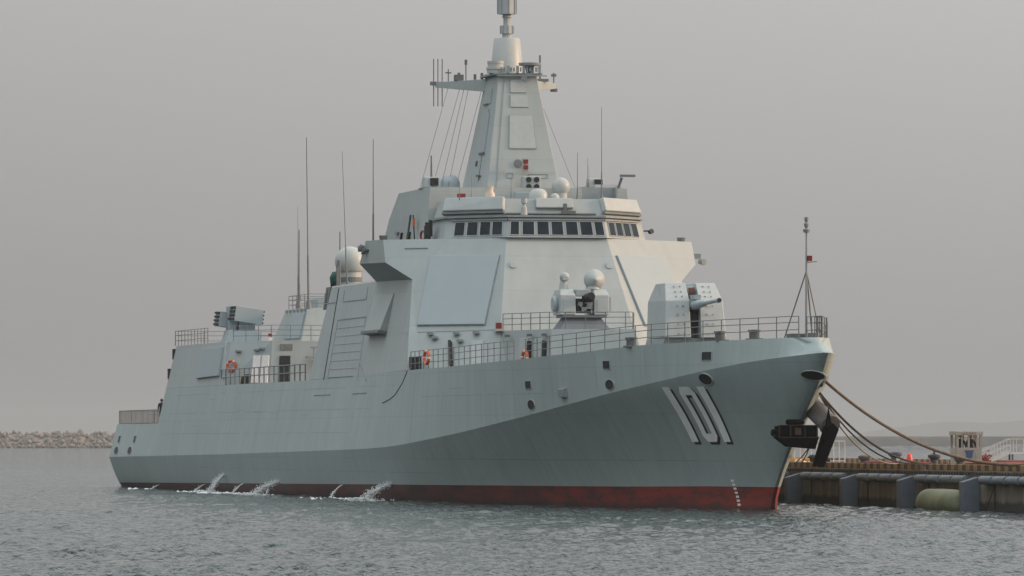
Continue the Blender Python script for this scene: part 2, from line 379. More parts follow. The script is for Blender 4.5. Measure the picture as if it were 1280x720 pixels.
def hb(x, z):
    k = zk(x); s = x - stem_(z)
    if z <= k:
        t = max(0.0, min(1.0, z / k)); p = .75 + .6 * min(1, max(0, (x + 70) / 50)); w = t ** p
        return (1 - w) * WLf(s) + w * KNf(s)
    D = zd(x)
    B = TT(BDt, x) if x < -48 else DKf(x - stem_(D))
    if z > D + 1e-6: return B - .195 * (z - D)
    t = (z - k) / (D - k); K = KNf(x - stem_(k)); y = K + (B - K) * t
    if x > 7.5: y *= max(.004, min(1.0, (stem_(z) - x) / .9)) ** (.5 * t)
    return max(y, .05)
def hull_pt(x, z, off=0.0):
    """point on the starboard shell, pushed out by off along its normal"""
    y = -hb(x, z); p = Vector((x, y, z))
    tx = Vector((0.2, -(hb(x + .1, z) - hb(x - .1, z)), 0)); tz = Vector((0, -(hb(x, z + .05) - hb(x, z - .05)), 0.1))
    n = tx.cross(tz).normalized()
    if n.y > 0: n = -n
    return p + n * off, n, tx.normalized(), tz.normalized()

def build_hull():
    xs = list(np.arange(-168, -145, 4.0)) + [-144.5, -143.4, -142.2, -140] + list(np.arange(-136, -84, 4.0)) + [-83.0] + list(np.arange(-80, -48, 2.0)) + list(np.arange(-48, 4, 1.0))
    us = [(x + 168) / 179.2 for x in xs] + [(x + 168) / 179.2 for x in (4.6, 5.2, 5.8, 6.4, 7, 7.6, 8.2, 8.7, 9.2, 9.6, 10, 10.3, 10.55, 10.75, 10.9, 11.02, 11.12, 11.2)]
    cols = []
    for u in us:
        xr = -168 + u * 179.2; kz, dz, rz_ = zk(xr), zd(xr), TT(ZR, min(xr, 2))
        zs = [-1.5, -0.4] + [rz_ * t for t in (0.5, 1.0)] + [rz_ + (kz - rz_) * t for t in (.12, .25, .4, .55, .7, .85, .94, 1.0)] + [kz + (dz - kz) * t for t in (0.06, .33, .66, 1.0)]
        c = []
        for z in zs:
            xst = stem_(z); f = max(0, min(1, (xr + 20) / 31.2)); x = xr + (xst - 11.2) * f * f * (3 - 2 * f) if f < 1 else xst
            x = min(x, xst); sx = -168 + (0.2 * max(0, (2.2 - z)) if xr < -165 else 0)
            if xr < -167: x = sx
            y = hb(x, z) if z >= 0 else hb(x, 0) * (1 + 0.05 * z)
            c.append((x, y, z))
        cols.append(c)
    m = MB(); nz = len(cols[0]); nc = len(cols)
    vs = [(x, -y, z) for c in cols for x, y, z in c] + [(x, y, z) for c in cols for x, y, z in c]
    off = nc * nz
    m.v = vs
    for i in range(nc - 1):
        for j in range(nz - 1):
            a = i * nz + j
            mi = 1 if j < 3 else 0
            m.f.append([a, a + nz, a + nz + 1, a + 1]); m.mi.append(mi)
            m.f.append([off + a, off + a + 1, off + a + nz + 1, off + a + nz]); m.mi.append(mi)
        a = i * nz + nz - 1
        m.f.append([a, a + nz, off + a + nz, off + a]); m.mi.append(2)
    for j in range(nz - 1):
        m.f.append([j, j + 1, off + j + 1, off + j]); m.mi.append(1 if j < 3 else 0)
        a = (nc - 1) * nz + j; m.f.append([a, off + a, off + a + 1, a + 1]); m.mi.append(1 if j < 3 else 0)
    o = m.build("hull", [PAINT, BOOT, DECK], ship, smooth='auto', recalc=True, angle=24)
    me = o.data; at = me.attributes.get("sharp_edge") or me.attributes.new("sharp_edge", 'BOOLEAN', 'EDGE')
    for e in me.edges:
        a, b = e.vertices[0] % nz, e.vertices[1] % nz
        if a == b and a in (11, nz - 1): at.data[e.index].value = True
    return o
hull = build_hull()

# hull number, fairleads, scuttles, draught marks
def on_hull(m, pts, off, mi=0, sub=6):
    """flat painted figure laid on the shell: polygon strips given as quads in (x, z)"""
    for q in pts:
        grid = []
        for i in range(sub + 1):
            t = i / sub; row = []
            for s_ in (0, 1):
                a = Vector(q[0]).lerp(Vector(q[3]), t); b = Vector(q[1]).lerp(Vector(q[2]), t); p = a.lerp(b, s_)
                row.append(hull_pt(p[0], p[1], off)[0])
            grid.append(row)
        for i in range(sub): m.poly([grid[i][0], grid[i][1], grid[i + 1][1], grid[i + 1][0]], mi)
def digit_one(x0): return [[(x0, 3.36), (x0 + .72, 3.36), (x0 + .72, 6.12), (x0, 6.12)]]
def digit_zero():
    z0, z1 = 3.36, 6.12; q = []
    x0, x1, w, c = -3.98, -2.44, 0.48, 0.30
    q.append([(x0, z0 + c), (x0 + w, z0 + c), (x0 + w, z1 - c), (x0, z1 - c)])
    q.append([(x1 - w, z0 + c), (x1, z0 + c), (x1, z1 - c), (x1 - w, z1 - c)])
    q.append([(x0 + c, z0), (x1 - c, z0), (x1, z0 + c), (x0, z0 + c)])
    q.append([(x0, z1 - c), (x1, z1 - c), (x1 - c, z1), (x0 + c, z1)])
    q.append([(x0 + w, z0 + c), (x1 - w, z0 + c), (x1 - w, z0 + c + .12), (x0 + w, z0 + c + .12)])
    q.append([(x0 + w, z1 - c - .12), (x1 - w, z1 - c - .12), (x1 - w, z1 - c), (x0 + w, z1 - c)])
    return q
for q in (digit_one(-5.45), digit_zero(), digit_one(-1.95)):
    m = MB(); on_hull(m, [[(a + .20, b - .13) for a, b in k] for k in q], .012); m.build("number_shadow", NUMBLACK, hull, recalc=False)
    m = MB(); on_hull(m, q, .02); m.build("hull_number", NUMWHITE, hull, recalc=False)
def hole(x, z, w, h, round_=True, name="fairlead"):
    p, n, tx, tz = hull_pt(x, z, 0.0); m = MB(); k = 18
    def ring(s_, o): 
        if round_: return [p + n * o + tx * (w * s_ * math.cos(2 * math.pi * i / k)) + tz * (h * s_ * math.sin(2 * math.pi * i / k)) for i in range(k)]
        return [p + n * o + tx * a * w * s_ + tz * b * h * s_ for a, b in ((-1, -1), (1, -1), (1, 1), (-1, 1))]
    m.loft([ring(1.12, -0.02), ring(1.12, 0.035), ring(1.0, 0.035)], False, 0)
    m.poly(ring(1.0, 0.022), 1)
    m.build(name, [PAINT_S, BLACK], hull, smooth=False, recalc=False)
for x, z, w, h, r in ((-11.34, 6.28, .52, .26, 1), (-22.4, 5.31, .52, .26, 1), (-0.66, 6.47, .62, .30, 1), (-164.4, 2.69, 1.1, .28, 1), (-156.2, 2.7, 1.1, .28, 1)):
    hole(x, z, w, h, True, "fairlead")
for x, z, w, h in ((-11.54, 7.3, .42, .2), (-22.56, 6.37, .42, .2), (-0.28, 7.61, .5, .2), (-164.2, 3.53, .55, .24), (-154.8, 3.53, .55, .24)):
    hole(x, z, w, h, False, "scuttle")
hole(9.62, 6.56, 0.8, 0.27, True, "hawse_port")
# port-side hawse for the lines
m = MB(); p, n, tx, tz = hull_pt(8.8, 6.3, 0); p.y *= -1; n.y *= -1
m.lathe([(0.34, -.02), (0.34, .06), (0.24, .06)], p, n, 14); m.lathe([(0.24, .0), (0.24, .02)], p, n, 14, 1)
m.build("fairlead", [MIDGREY, BLACK], hull)
m = MB(); p, n, tx, tz = hull_pt(-17.44, 5.91, 0.0)
m.loft([[p + n * .01 + tx * a * .42 + tz * b * .24 for a, b in ((-1, -1), (1, -1), (1, 1), (-1, 1))], [p + n * .22 + tx * a * .36 + tz * b * .2 for a, b in ((-1, -1), (1, -1), (1, 1), (-1, 1))]])
m.build("shell_box", MIDGREY, hull)
m = MB()
for i in range(7):
    z = 1.42 - i * 0.2; x = -2.62 + i * .03
    on_hull(m, [[(x - .16, z - .055), (x + .16, z - .055), (x + .16, z + .055), (x - .16, z + .055)]], 0.012, sub=1)
m.build("draught_marks", NUMWHITE, hull, recalc=False)
m = MB()                                                   # curved expansion seam where the house meets the shell
pts = [hull_pt(x, z, 0.008)[0] for x, z in ((-48.55, 7.4), (-49.1, 7.05), (-49.7, 6.7), (-50.6, 6.35), (-51.5, 6.02), (-52.8, 5.8), (-54.8, 5.6))]
m.path(pts, 0.028, 5); m.build("seam", SEAM, hull)
m = MB()
for x, z in ((-80, 5.0), (-92, 5.2), (-98, 5.25), (-120, 3.9), (-118, 6.2), (-124, 4.4), (-105, 5.4), (-36, 6.3)):
    on_hull(m, [[(x - 1.4, z - .018), (x + 1.4, z - .018), (x + 1.4, z + .018), (x - 1.4, z + .018)]], 0.006, sub=1)
m.build("rubbing_strip", MIDGREY, hull, recalc=False)
WELD = mat("weld_paint", (.262, .312, .312), .6, .08, 2)
m = MB(); rr = random.Random(21)                            # weld seams of the shell plating
for z0, x0, x1 in ((3.9, -140, -62), (5.3, -150, -58), (6.6, -136, -52), (1.6, -120, -42), (5.9, -44, -20), (2.4, -44, 1)):
    xx = np.linspace(x0, x1, 40)
    for a, b in zip(xx[:-1], xx[1:]):
        if rr.random() < .82: on_hull(m, [[(a, z0 - .014), (b, z0 - .014), (b, z0 + .014), (a, z0 + .014)]], .004, sub=1)
for x in (-134, -122, -108, -97, -90, -71, -58, -46, -39, -31, -25, -19, -13, -7):
    za, zb = (2.7, 7.0) if x < -50 else (1.3, zd(x) - .25); w = .05 if x < -50 else .03
    on_hull(m, [[(x - w, za), (x + w, za), (x + w, zb), (x - w, zb)]], .003, sub=14)
tag(m.build("weld_seams", WELD, hull, recalc=False), kind="stuff")

# ---- superstructure blocks. Side walls carry on the tumblehome of the shell
def yw(x, z): return hb(x, z)
def side_block(m, prof, mi=0, y_in=None):
    a = [Vector((x, -yw(x, z), z)) for x, z in prof]; b = [Vector((p.x, -p.y, p.z)) for p in a]
    m.loft([a, b], True, mi)
def quad_pts(*p): return [Vector(k) for k in p]

def wpt(x, z, off): return hull_pt(x, z, off)[0]
def wall_strip(m, a, b, w, t=.035, n=6):
    """thin raised strip lying on the side wall between two (x, z) points"""
    a, b = Vector((a[0], a[1])), Vector((b[0], b[1])); d = (b - a).normalized(); s_ = Vector((-d.y, d.x)) * w / 2
    rings = []
    for i in range(n + 1):
        c = a.lerp(b, i / n)
        rings.append([wpt(*(c - s_), .001), wpt(*(c + s_), .001), wpt(*(c + s_), t), wpt(*(c - s_), t)])
    m.loft(rings)
def wall_panel(m, pts, t0, t1=None):
    t1 = t0 if t1 is None else t1
    zs = [p[1] for p in pts]; f = lambda z: t1 + (t0 - t1) * (z - min(zs)) / (max(zs) - min(zs))
    m.loft([[wpt(x, z, .002) for x, z in pts], [wpt(x, z, f(z)) for x, z in pts]])
# hangar at the after end
m = MB(); side_block(m, [(-142.25, 7.16), (-141.0, 10.18), (-116.9, 10.12), (-114.5, 7.16)])
hangar = m.build("hangar", PAINT_S, ship)
m = MB(); wall_panel(m, [(-127.0, 7.7), (-116.6, 7.78), (-117.2, 9.75), (-126.5, 9.72)], .18); m.build("side_hatch", PANEL, hangar, bevel=.02)
for z, x in ((9.6, -141.4), (8.2, -141.9)):
    m = MB(); m.box((x - .1, -yw(x, z) + .02, z), (0.5, 0.22, 0.75)); m.build("hinge", BLACK, hangar)

# boat-deck recess: walls set inboard, running back to the forward-facing bulkhead
m = MB()
m.loft([[(-116.4, -8.9, 7.17), (-114.46, -8.98, 7.17), (-111.7, -6.3, 7.17), (-111.7, 6.3, 7.17), (-114.46, 8.98, 7.17), (-116.4, 8.9, 7.17)], [(-116.84, -8.38, 10.1), (-115.0, -8.38, 10.1), (-111.95, -6.1, 10.1), (-111.95, 6.1, 10.1), (-115.0, 8.38, 10.1), (-116.84, 8.38, 10.1)]])
house = m.build("boat_deck_house", PAINT_S, ship)
hq = quad_pts((-114.46, -8.98, 7.17), (-111.7, -6.3, 7.17), (-111.95, -6.1, 10.1), (-115.0, -8.38, 10.1))
fq = quad_pts((-111.7, -6.3, 7.17), (-111.7, 6.3, 7.17), (-111.95, 6.1, 10.1), (-111.95, -6.1, 10.1))
m = MB(); m.panel(hq, (.37, .58, .02, .60), .05); m.build("open_doorway", BLACK, house)
m = MB(); m.panel(hq, (.61, .78, .03, .66), .14); m.build("white_door", WDOOR, house, bevel=.01)
m = MB(); m.panel(hq, (.81, .97, .03, .66), .14); m.build("white_door", WDOOR, house, bevel=.01)
m = MB(); m.panel(fq, (.045, .105, .02, .66), .05); m.build("open_doorway", BLACK, house)
for u in (.045, .082):
    m = MB(); m.panel(fq, (u, u + .032, .79, .93), .05); m.build("vent", mat("vent_grille", (.22, .22, .2), .7, .3, 14), house)
m = MB(); m.box((-111.2, -3.4, 9.0), (.7, 1.0, .12)); m.tube((-111.1, -3.4, 9.0), (-111.1, -3.4, 9.6), .05); m.box((-111.1, -3.4, 9.65), (.12, .5, .12)); m.build("floodlight", MIDGREY, house)
m = MB()
for u, v in ((.25, .78), (.68, .80), (.8, .83)):
    q = hq[0].lerp(hq[1], u).lerp(hq[3].lerp(hq[2], u), v); m.box((q.x, q.y - .12, q.z), (.55, .3, .12))
m.build("deck_light", MIDGREY, house)
m = MB(); m.box((-112.5, -6.15, 10.25), (.4, .2, .22)); m.box((-112.5, -6.15, 10.5), (.28, .2, .2), mi=1); m.build("signal_lamp", [WHITE, RED], house)

# after block on the hangar roof
m = MB()
m.loft([[(-127.0, -3.6, 10.16), (-115.6, -3.45, 10.16), (-115.6, 3.45, 10.16), (-127, 3.6, 10.16)], [(-124.2, -3.05, 12.42), (-116.4, -2.9, 12.42), (-116.4, 2.9, 12.42), (-124.2, 3.05, 12.42)]])
aft = m.build("after_block", PAINT_S, ship)
aq = quad_pts((-127, -3.6, 10.16), (-115.6, -3.45, 10.16), (-116.4, -2.9, 12.42), (-124.2, -3.05, 12.42))
m = MB(); m.panel(aq, [(.42, .10), (.93, .08), (.95, .84), (.5, .86)], .1); m.build("array_panel", PANEL, aft, bevel=.02)
m = MB()
for k in range(6):
    q = aq[3].lerp(aq[2], .08 + .17 * k); m.box((q.x, q.y - .08, q.z - .12), (.35, .16, .16))
m.build("deck_light", MIDGREY, aft)
m = MB(); m.box((-120, -1.2, 12.75), (5, 1.6, .62)); m.build("roof_locker", PANEL, aft)

# full-beam midships block and the tower
m = MB(); side_block(m, [(-80.9, 7.18), (-78.85, 12.82), (-64.0, 12.86), (-52.5, 12.70), (-48.85, 7.43), (-60, 7.32)])
mid = m.build("midships_block", PAINT_S, ship)
Ab = (-48.85, -yw(-48.85, 7.43), 7.43); Am = (-52.5, -yw(-52.5, 12.7), 12.70); Bm = (-64.0, -yw(-64, 12.86), 12.86); Ma = (-78.85, -yw(-78.85, 12.82), 12.82); Mb = (-80.9, -yw(-80.9, 7.18), 7.18)
def strip(m, quad, a, b, w, t=0.02, mi=0):
    q = [Vector(k) for k in quad]
    f = lambda u, v: q[0] * (1 - u) * (1 - v) + q[1] * u * (1 - v) + q[2] * u * v + q[3] * (1 - u) * v
    n = (q[1] - q[0]).cross(q[3] - q[0]).normalized(); A, B = f(*a), f(*b); d = (B - A).normalized(); s_ = d.cross(n) * w / 2
    m.loft([[A - s_ + n * .004, A + s_ + n * .004, B + s_ + n * .004, B - s_ + n * .004], [A - s_ + n * t, A + s_ + n * t, B + s_ + n * t, B - s_ + n * t]])
m = MB(); wall_strip(m, (-75.4, 7.13), (-76.25, 12.74), .13); m.build("seam", SEAM, mid)
m = MB()
for a, b, w in (((-74.3, 10.78), (-65.1, 10.8), .045), ((-73.9, 11.89), (-66.1, 11.87), .045), ((-80.4, 11.89), (-76.5, 11.9), .035), ((-74.1, 7.26), (-65.6, 7.27), .03), ((-64.1, 8.02), (-60.9, 6.94), .05), ((-77.8, 6.21), (-72.2, 6.22), .04), ((-64.7, 6.22), (-60.2, 6.23), .04), ((-73.9, 11.9), (-74.1, 12.6), .04), ((-66.1, 11.9), (-66.3, 12.6), .04)): wall_strip(m, a, b, w)
m.build("shutter_seam", MIDGREY, mid)
m = MB()
for k in range(6): wall_strip(m, (-74.2, 7.75 + k * .5), (-65.0, 7.76 + k * .5), .022, .022)
wall_strip(m, (-74.2, 7.26), (-74.4, 10.78), .03); wall_strip(m, (-63.9, 7.0), (-65.0, 10.8), .025)
m.build("shutter_slats", PANEL, mid)
m = MB(); wall_panel(m, [(-62.6, 9.8), (-57.5, 9.8), (-57.3, 12.03), (-63.3, 12.05)], .04, .42); m.build("side_box", PAINT_S, mid, bevel=.02)
m = MB(); m.loft([[wpt(x, z, o_) for x, o_ in ((-62.8, .003), (-57.3, .003), (-57.3, .55), (-62.8, .55))] for z in (9.62, 9.79)]); m.build("side_box_ledge", DARKTRIM, mid)

CT, CB = (-50.06, -2.95, 15.05), (-45.75, -4.33, 7.45)
_n = (Vector(CT) - Vector(CB)).cross(Vector(Am) - Vector(CB)).normalized()
def on_facet(y, z): return (CB[0] - (_n.y * (y - CB[1]) + _n.z * (z - CB[2])) / _n.x, y, z)
Wfb, Wft = on_facet(-9.22, 13.72), on_facet(-9.18, 15.06)
Ab = on_facet(Ab[1], Ab[2])
Wab, Wat = (-62.1, -9.30, 13.86), (-60.3, -9.26, 15.16)
def tower_half(m):
    P = dict(Ab=Ab, Am=Am, Bm=Bm, CT=CT, CB=CB, Wfb=Wfb, Wft=Wft, Wab=Wab, Wat=Wat)
    C = lambda k: Vector(P[k])
    m.poly([C('Ab'), C('CB'), C('CT'), C('Wft'), C('Wfb'), C('Am')])
    m.poly([C('Wfb'), C('Wft'), C('Wat'), C('Wab')]); m.poly([C('Am'), C('Wfb'), C('Wab'), C('Bm')])
    m.poly([C('Bm'), C('Wab'), C('Wat')]); m.poly([C('Bm'), C('Wat'), Vector((-64, 0, 15.16)), Vector((-64, 0, 12.86))])
    m.poly([C('CT'), Vector((-50.06, 0, 15.05)), Vector((-64, 0, 15.16)), C('Wat'), C('Wft')])
m = MB(); tower_half(m); m.mirror()
m.poly([CB, (CB[0], -CB[1], CB[2]), (CT[0], -CT[1], CT[2]), CT])
tower = m.build("tower", PAINT_S, ship, recalc=True)
fac = quad_pts(Ab, CB, CT, Wft)
def port(q): return [Vector((p.x, -p.y, p.z)) for p in (q[1], q[0], q[3], q[2])]
RP = [(.20, .335), (.85, .335), (.955, .865), (.385, .865)]
m = MB(); m.panel(fac, RP, .14, base=.03); m.build("radar_panel", PANEL, tower, bevel=.03)
m = MB(); m.panel(port(fac), [(1 - u, v) for u, v in (RP[1], RP[0], RP[3], RP[2])], .14, base=.03); m.build("radar_panel", PANEL, tower, bevel=.03)
# raised grey strips stand in for the dark shadow gap round each panel
def panel_outline(q, uv):
    m = MB(); n = len(uv)
    for i in range(n): strip(m, q, uv[i], uv[(i + 1) % n], .06, .05)
    return m
panel_outline(fac, RP).build("panel_outline", MIDGREY, tower); panel_outline(port(fac), [(1 - u, v) for u, v in (RP[1], RP[0], RP[3], RP[2])]).build("panel_outline", MIDGREY, tower)
frq = quad_pts(CB, (CB[0], -CB[1], CB[2]), (CT[0], -CT[1], CT[2]), CT)
for u in (.075, .945):
    m = MB(); c = frq[0].lerp(frq[1], u).lerp(frq[3].lerp(frq[2], u), .79); n = (frq[1] - frq[0]).cross(frq[3] - frq[0]).normalized()
    m.lathe([(.21, 0), (.21, .06), (.17, .07)], c, n, 18); m.build("vent", PANEL, tower)
m = MB(); strip(m, fac, (.02, .285), (1.0, .30), .05); m.build("seam", MIDGREY, tower)
# doors, lamps and lockers along the walkway
m = MB()
for u, v in ((.33, .275), (.37, .245), (.585, .275), (.62, .22), (.78, .28)):
    q = fac[0].lerp(fac[1], u).lerp(fac[3].lerp(fac[2], u), v); m.box((q.x + .1, q.y - .12, q.z), (.3, .34, .14))
m.build("deck_light", MIDGREY, tower)
for u in (.72,):
    m = MB(); m.panel(fac, (u, u + .12, .0, .22), .06); m.build("door", TRIM, tower, bevel=.02)
m = MB(); m.panel(fac, (.50, .525, .02, .21), .25); m.build("open_hatch", BLACK, tower)
m = MB(); m.box((-48.6, -8.55, 7.85), (.9, .55, .7)); m.build("winch_locker", BLACK, tower)
m = MB()
for c in ((-61, -9.35, 14.7), (-59.9, -9.35, 14.5), (-60.4, -9.35, 14.75)): m.lathe([(.14, 0), (.2, .22)], c, (0, -1, .1), 10)
m.box((-60.5, -9.33, 14.6), (2.4, .12, .1)); m.build("wing_camera", DARKTRIM, tower)
m = MB(); m.lathe([(.22, 0), (.26, .25)], (-56.6, -8.9, 15.1), (0, 0, 1), 12); m.lathe([(.22, 0), (.26, .25)], (-56.6, 8.9, 15.1), (0, 0, 1), 12); m.build("pelorus", DARKTRIM, tower)
m = MB(); strip(m, fac, (.17, .93), (.36, .93), .06, .05); m.build("handrail", MIDGREY, tower)
m = MB(); m.box((-54.9, 9.4, 14.2), (.3, .5, .3)); m.lathe([(.16, 0), (.2, .35)], (-54.8, 9.6, 13.9), (.6, .4, -.1), 10); m.build("wing_camera", MIDGREY, tower)

# forward deckhouse carrying the close-in gun
m = MB()
fw = [(-47.2, -3.95), (-41.0, -2.25), (-40.0, 2.35), (-47.2, 3.95)]
m.loft([[(x + .5 * (x > -45), y * 1.06, 7.45 if x < -45 else 7.5) for x, y in fw], [(x, y, 9.66) for x, y in fw]])
dh = m.build("forward_deckhouse", PAINT_S, ship)
dq = quad_pts((-47.2, -4.187, 7.45), (-40.5, -2.385, 7.5), (-41, -2.25, 9.66), (-47.2, -3.95, 9.66))
for u in (.42, .70):
    m = MB(); m.panel(dq, (u, u + .16, .05, .78), .06); m.build("door", TRIM, dh, bevel=.02)
for u in (.6, .88):
    m = MB(); m.panel(dq, (u, u + .035, .05, .7), .2); m.build("open_hatch", BLACK, dh)
m = MB(); m.box((-46.9, -4.05, 9.95), (.3, .3, .34)); m.box((-46.9, -4.05, 9.7), (.5, .5, .12), mi=1); m.build("signal_lamp", [RED, TRIM], dh)
m = MB(); m.box((-40.2, 1.6, 7.9), (.5, 1.1, .7)); m.build("winch_locker", BLACK, dh)
m = MB()
for x, y in ((-45.5, -3.75), (-43.0, -3.0), (-41.4, -2.5)): m.box((x, y - .1, 9.35), (.3, .25, .14))
m.build("deck_light", DARKTRIM, dh)

# ---- bridge
def plan(front, w, ex, ey, back): return [(front, -w), (front, w), (ex, ey), (back, ey), (back, -ey), (ex, -ey)]
def ring(pl, z): return [(x, y, z) for x, y in pl]
b0, b1 = plan(-49.85, 2.93, -53.25, 5.98, -57.55), plan(-50.25, 2.80, -53.6, 5.75, -57.55)
m = MB(); m.loft([ring(b0, 15.08), ring(b1, 16.24)]); bridge = m.build("bridge", PAINT_S, ship)
m = MB(); m.loft([ring(plan(-50.05, 2.9, -53.5, 5.95, -57.5), 16.25), ring(plan(-50.05, 2.9, -53.5, 5.95, -57.5), 16.37)]); m.build("eave", MIDGREY, bridge)
m = MB(); m.loft([ring(plan(-50.7, 2.9, -54.0, 5.75, -57.5), 16.38), ring(plan(-51.1, 2.75, -54.4, 5.45, -57.5), 17.35)]); roofh = m.build("bridge_roof", PAINT_S, bridge)
bf = quad_pts((-49.85, -2.93, 15.08), (-49.85, 2.93, 15.08), (-50.25, 2.8, 16.24), (-50.25, -2.8, 16.24))
bs = quad_pts((-53.25, -5.98, 15.08), (-49.85, -2.93, 15.08), (-50.25, -2.8, 16.24), (-53.6, -5.75, 16.24))
def window(q, uv):
    m = MB(); m.panel(q, uv, .035); m.build("window", GLASS, bridge)
def wframe(q, uvs):
    m = MB()
    for uv in uvs:
        u0, u1, v0, v1 = uv
        for a, b in (((u0, v0), (u1, v0)), ((u1, v0), (u1, v1)), ((u1, v1), (u0, v1)), ((u0, v1), (u0, v0))): strip(m, q, a, b, .035, .05)
    m.build("window_frame", TRIM, bridge)
FW = [(.025, .115), (.147, .27), (.298, .42), (.445, .565), (.592, .715), (.74, .865), (.89, .98)]
SW = [(.16, .32), (.36, .53), (.565, .73), (.76, .92)]
for a, b in FW: window(bf, (a, b, .11, .80))
for a, b in SW: window(bs, (a, b, .11, .80)); window(port(bs), (1 - b, 1 - a, .11, .80))
wframe(bf, [(a, b, .11, .80) for a, b in FW]); wframe(bs, [(a, b, .11, .80) for a, b in SW]); wframe(port(bs), [(1 - b, 1 - a, .11, .80) for a, b in SW])
m = MB(); strip(m, bf, (.0, .88), (1, .88), .1, .1); strip(m, bs, (.1, .88), (1, .88), .1, .1); strip(m, port(bs), (0, .88), (.9, .88), .1, .1); m.build("wiper_rail", MIDGREY, bridge)
ts = quad_pts((-54.0, -5.75, 16.38), (-50.7, -2.9, 16.38), (-51.1, -2.75, 17.35), (-54.4, -5.45, 17.35))
tf = quad_pts((-50.7, -2.9, 16.38), (-50.7, 2.9, 16.38), (-51.1, 2.75, 17.35), (-51.1, -2.75, 17.35))
for q, nm in ((ts, 0), (port(ts), 1)):
    m = MB(); m.panel(q, (-.02, 1.0, .20, 1.0), .32); m.build("array_housing", TRIM, bridge, bevel=.06)
    m = MB(); m.panel(q, (-.03, 1.0, .05, .185), .22); m.build("array_sill", DARKTRIM, bridge)
m = MB(); m.panel(tf, (.31, .70, .38, .97), .22); m.build("array_housing", TRIM, bridge, bevel=.05)
m = MB(); m.panel(tf, (0, .92, .02, .09), .14); m.build("array_sill", DARKTRIM, bridge)
m = MB(); m.lathe([(.2, 0), (.16, .45), (.1, .5), (.1, .65), (.18, .7), (.18, .95)], (-50.35, -1.85, 16.38), (0, 0, 1), 12); m.build("searchlight", TRIM, bridge)
m = MB(); m.box((-50.3, .75, 16.55), (.3, .8, .18)); m.box((-50.3, .55, 16.8), (.2, .2, .5)); m.build("camera_mount", DARKTRIM, bridge)
m = MB(); m.box((-53.6, 6.1, 15.62), (.15, .3, .08)); m.lathe([(.12, 0), (.15, .25)], (-53.6, 6.3, 15.55), (.7, .3, .2), 12); m.build("searchlight", BLACK, bridge)

# block abaft the bridge under the mast
m = MB()
m.loft([[(-71.9, -6.1, 15.17), (-57.6, -6.1, 15.17), (-57.6, 6.1, 15.17), (-71.9, 6.1, 15.17)], [(-70.0, -6.02, 16.8), (-57.7, -6.02, 16.8), (-57.7, 6.02, 16.8), (-70.0, 6.02, 16.8)], [(-67.6, -5.9, 18.25), (-57.8, -5.9, 18.25), (-57.8, 5.9, 18.25), (-67.6, 5.9, 18.25)]])
mb = m.build("mast_house", PAINT_S, ship)
mq = quad_pts((-71.9, -6.1, 15.17), (-57.6, -6.1, 15.17), (-57.7, -6.02, 16.8), (-70, -6.02, 16.8))
for uv, t_ in (((.55, .575, .35, 1.0), .05), ((.57, .62, .0, .38), .12), ((.41, .43, .0, .4), .1)):
    m = MB(); m.panel(mq, uv, t_); m.build("open_hatch", BLACK, mb)
m = MB(); m.panel(mq, (.28, .34, .38, .45), .15); m.build("deck_light", MIDGREY, mb)
m = MB()
for k in range(6): m.box((-56.7 + k * .28, -6.35, 15.55 + .1 * (k % 3)), (.14, .2, .75 + .2 * (k % 2)))
m.build("gear_rack", BLACK, mb)
m = MB()
m.torus((-57.9, -6.3, 15.4), .28, .07, (.3, -1, 0)); m.build("hose_reel", RED, mb)
m = MB(); m.box((-66, -6.3, 15.25), (3.2, .2, .14)); m.build("hose_box", RED, mb)
m = MB(); m.tube((-60.5, -6.3, 15.2), (-60.9, -6.3, 16.7), .04); m.box((-60.7, -6.3, 16.3), (.5, .06, .4), mi=1); m.build("flag_staff", [BLACK, ORANGE], mb)
# optical directors either side
for s_ in (-1, 1):
    m = MB(); x, y = (-60.5, -5.3) if s_ < 0 else (-60.5, 4.6)
    m.loft([[(x - .5, y - .5, 18.3), (x + .4, y - .5, 18.3), (x + .4, y + .5, 18.3), (x - .5, y + .5, 18.3)], [(x - .4, y - .45, 18.95), (x + .3, y - .45, 18.95), (x + .3, y + .45, 18.95), (x - .4, y + .45, 18.95)]])
    d = m.build("optical_director", TRIM, ship, bevel=.05)
    m = MB(); m.box((x + .4, y + .1, 18.66), (.3, .46, .42)); m.build("lens_window", BLACK, d)
    m = MB(); m.box((x, y, 18.27), (1.2, 1.3, .06)); m.build("director_base", DARKTRIM, d)
m = MB(); m.sphere((-62.5, -3.8, 18.62), .62, sc=(1, 1, .95)); m.lathe([(.62, 0), (.62, .5)], (-62.5, -3.8, 18.1)); m.build("satellite_dome", PANEL, ship, smooth='auto')
m = MB(); m.sphere((-57, 1.75, 18.3), .54); m.lathe([(.38, 0), (.38, .6)], (-57, 1.75, 17.6)); m.build("satellite_dome", DOME, ship, smooth='auto')
m = MB(); m.lathe([(.45, 0), (.56, .1), (.56, .25), (.52, .45), (.42, .62), (.25, .72), (.02, .75)], (-53.8, -.28, 17.3)); m.build("satellite_dome", DOME, ship, smooth='auto')
m = MB(); m.sphere((-53.6, .65, 17.5), .28); m.build("satellite_dome", TRIM, ship, smooth='auto')
m = MB(); m.lathe([(.3, 0), (.3, .35), (.18, .55), (.22, .8)], (-54, -3.1, 17.36), (0, 0, 1), 12); m.build("gps_mushroom", mat("cream_plastic", (.6, .5, .4), .5, .05, 3), ship, smooth='auto')
m = MB(); m.box((-54.2, -4.75, 17.55), (.4, .42, .36)); m.build("signal_lamp", RED, ship)
m = MB(); m.box((-55.2, 4.55, 17.75), (1.4, .08, .9)); m.box((-55.2, 3.6, 17.75), (.08, 1.9, .9)); m.build("spray_screen", MIDGREY, ship)
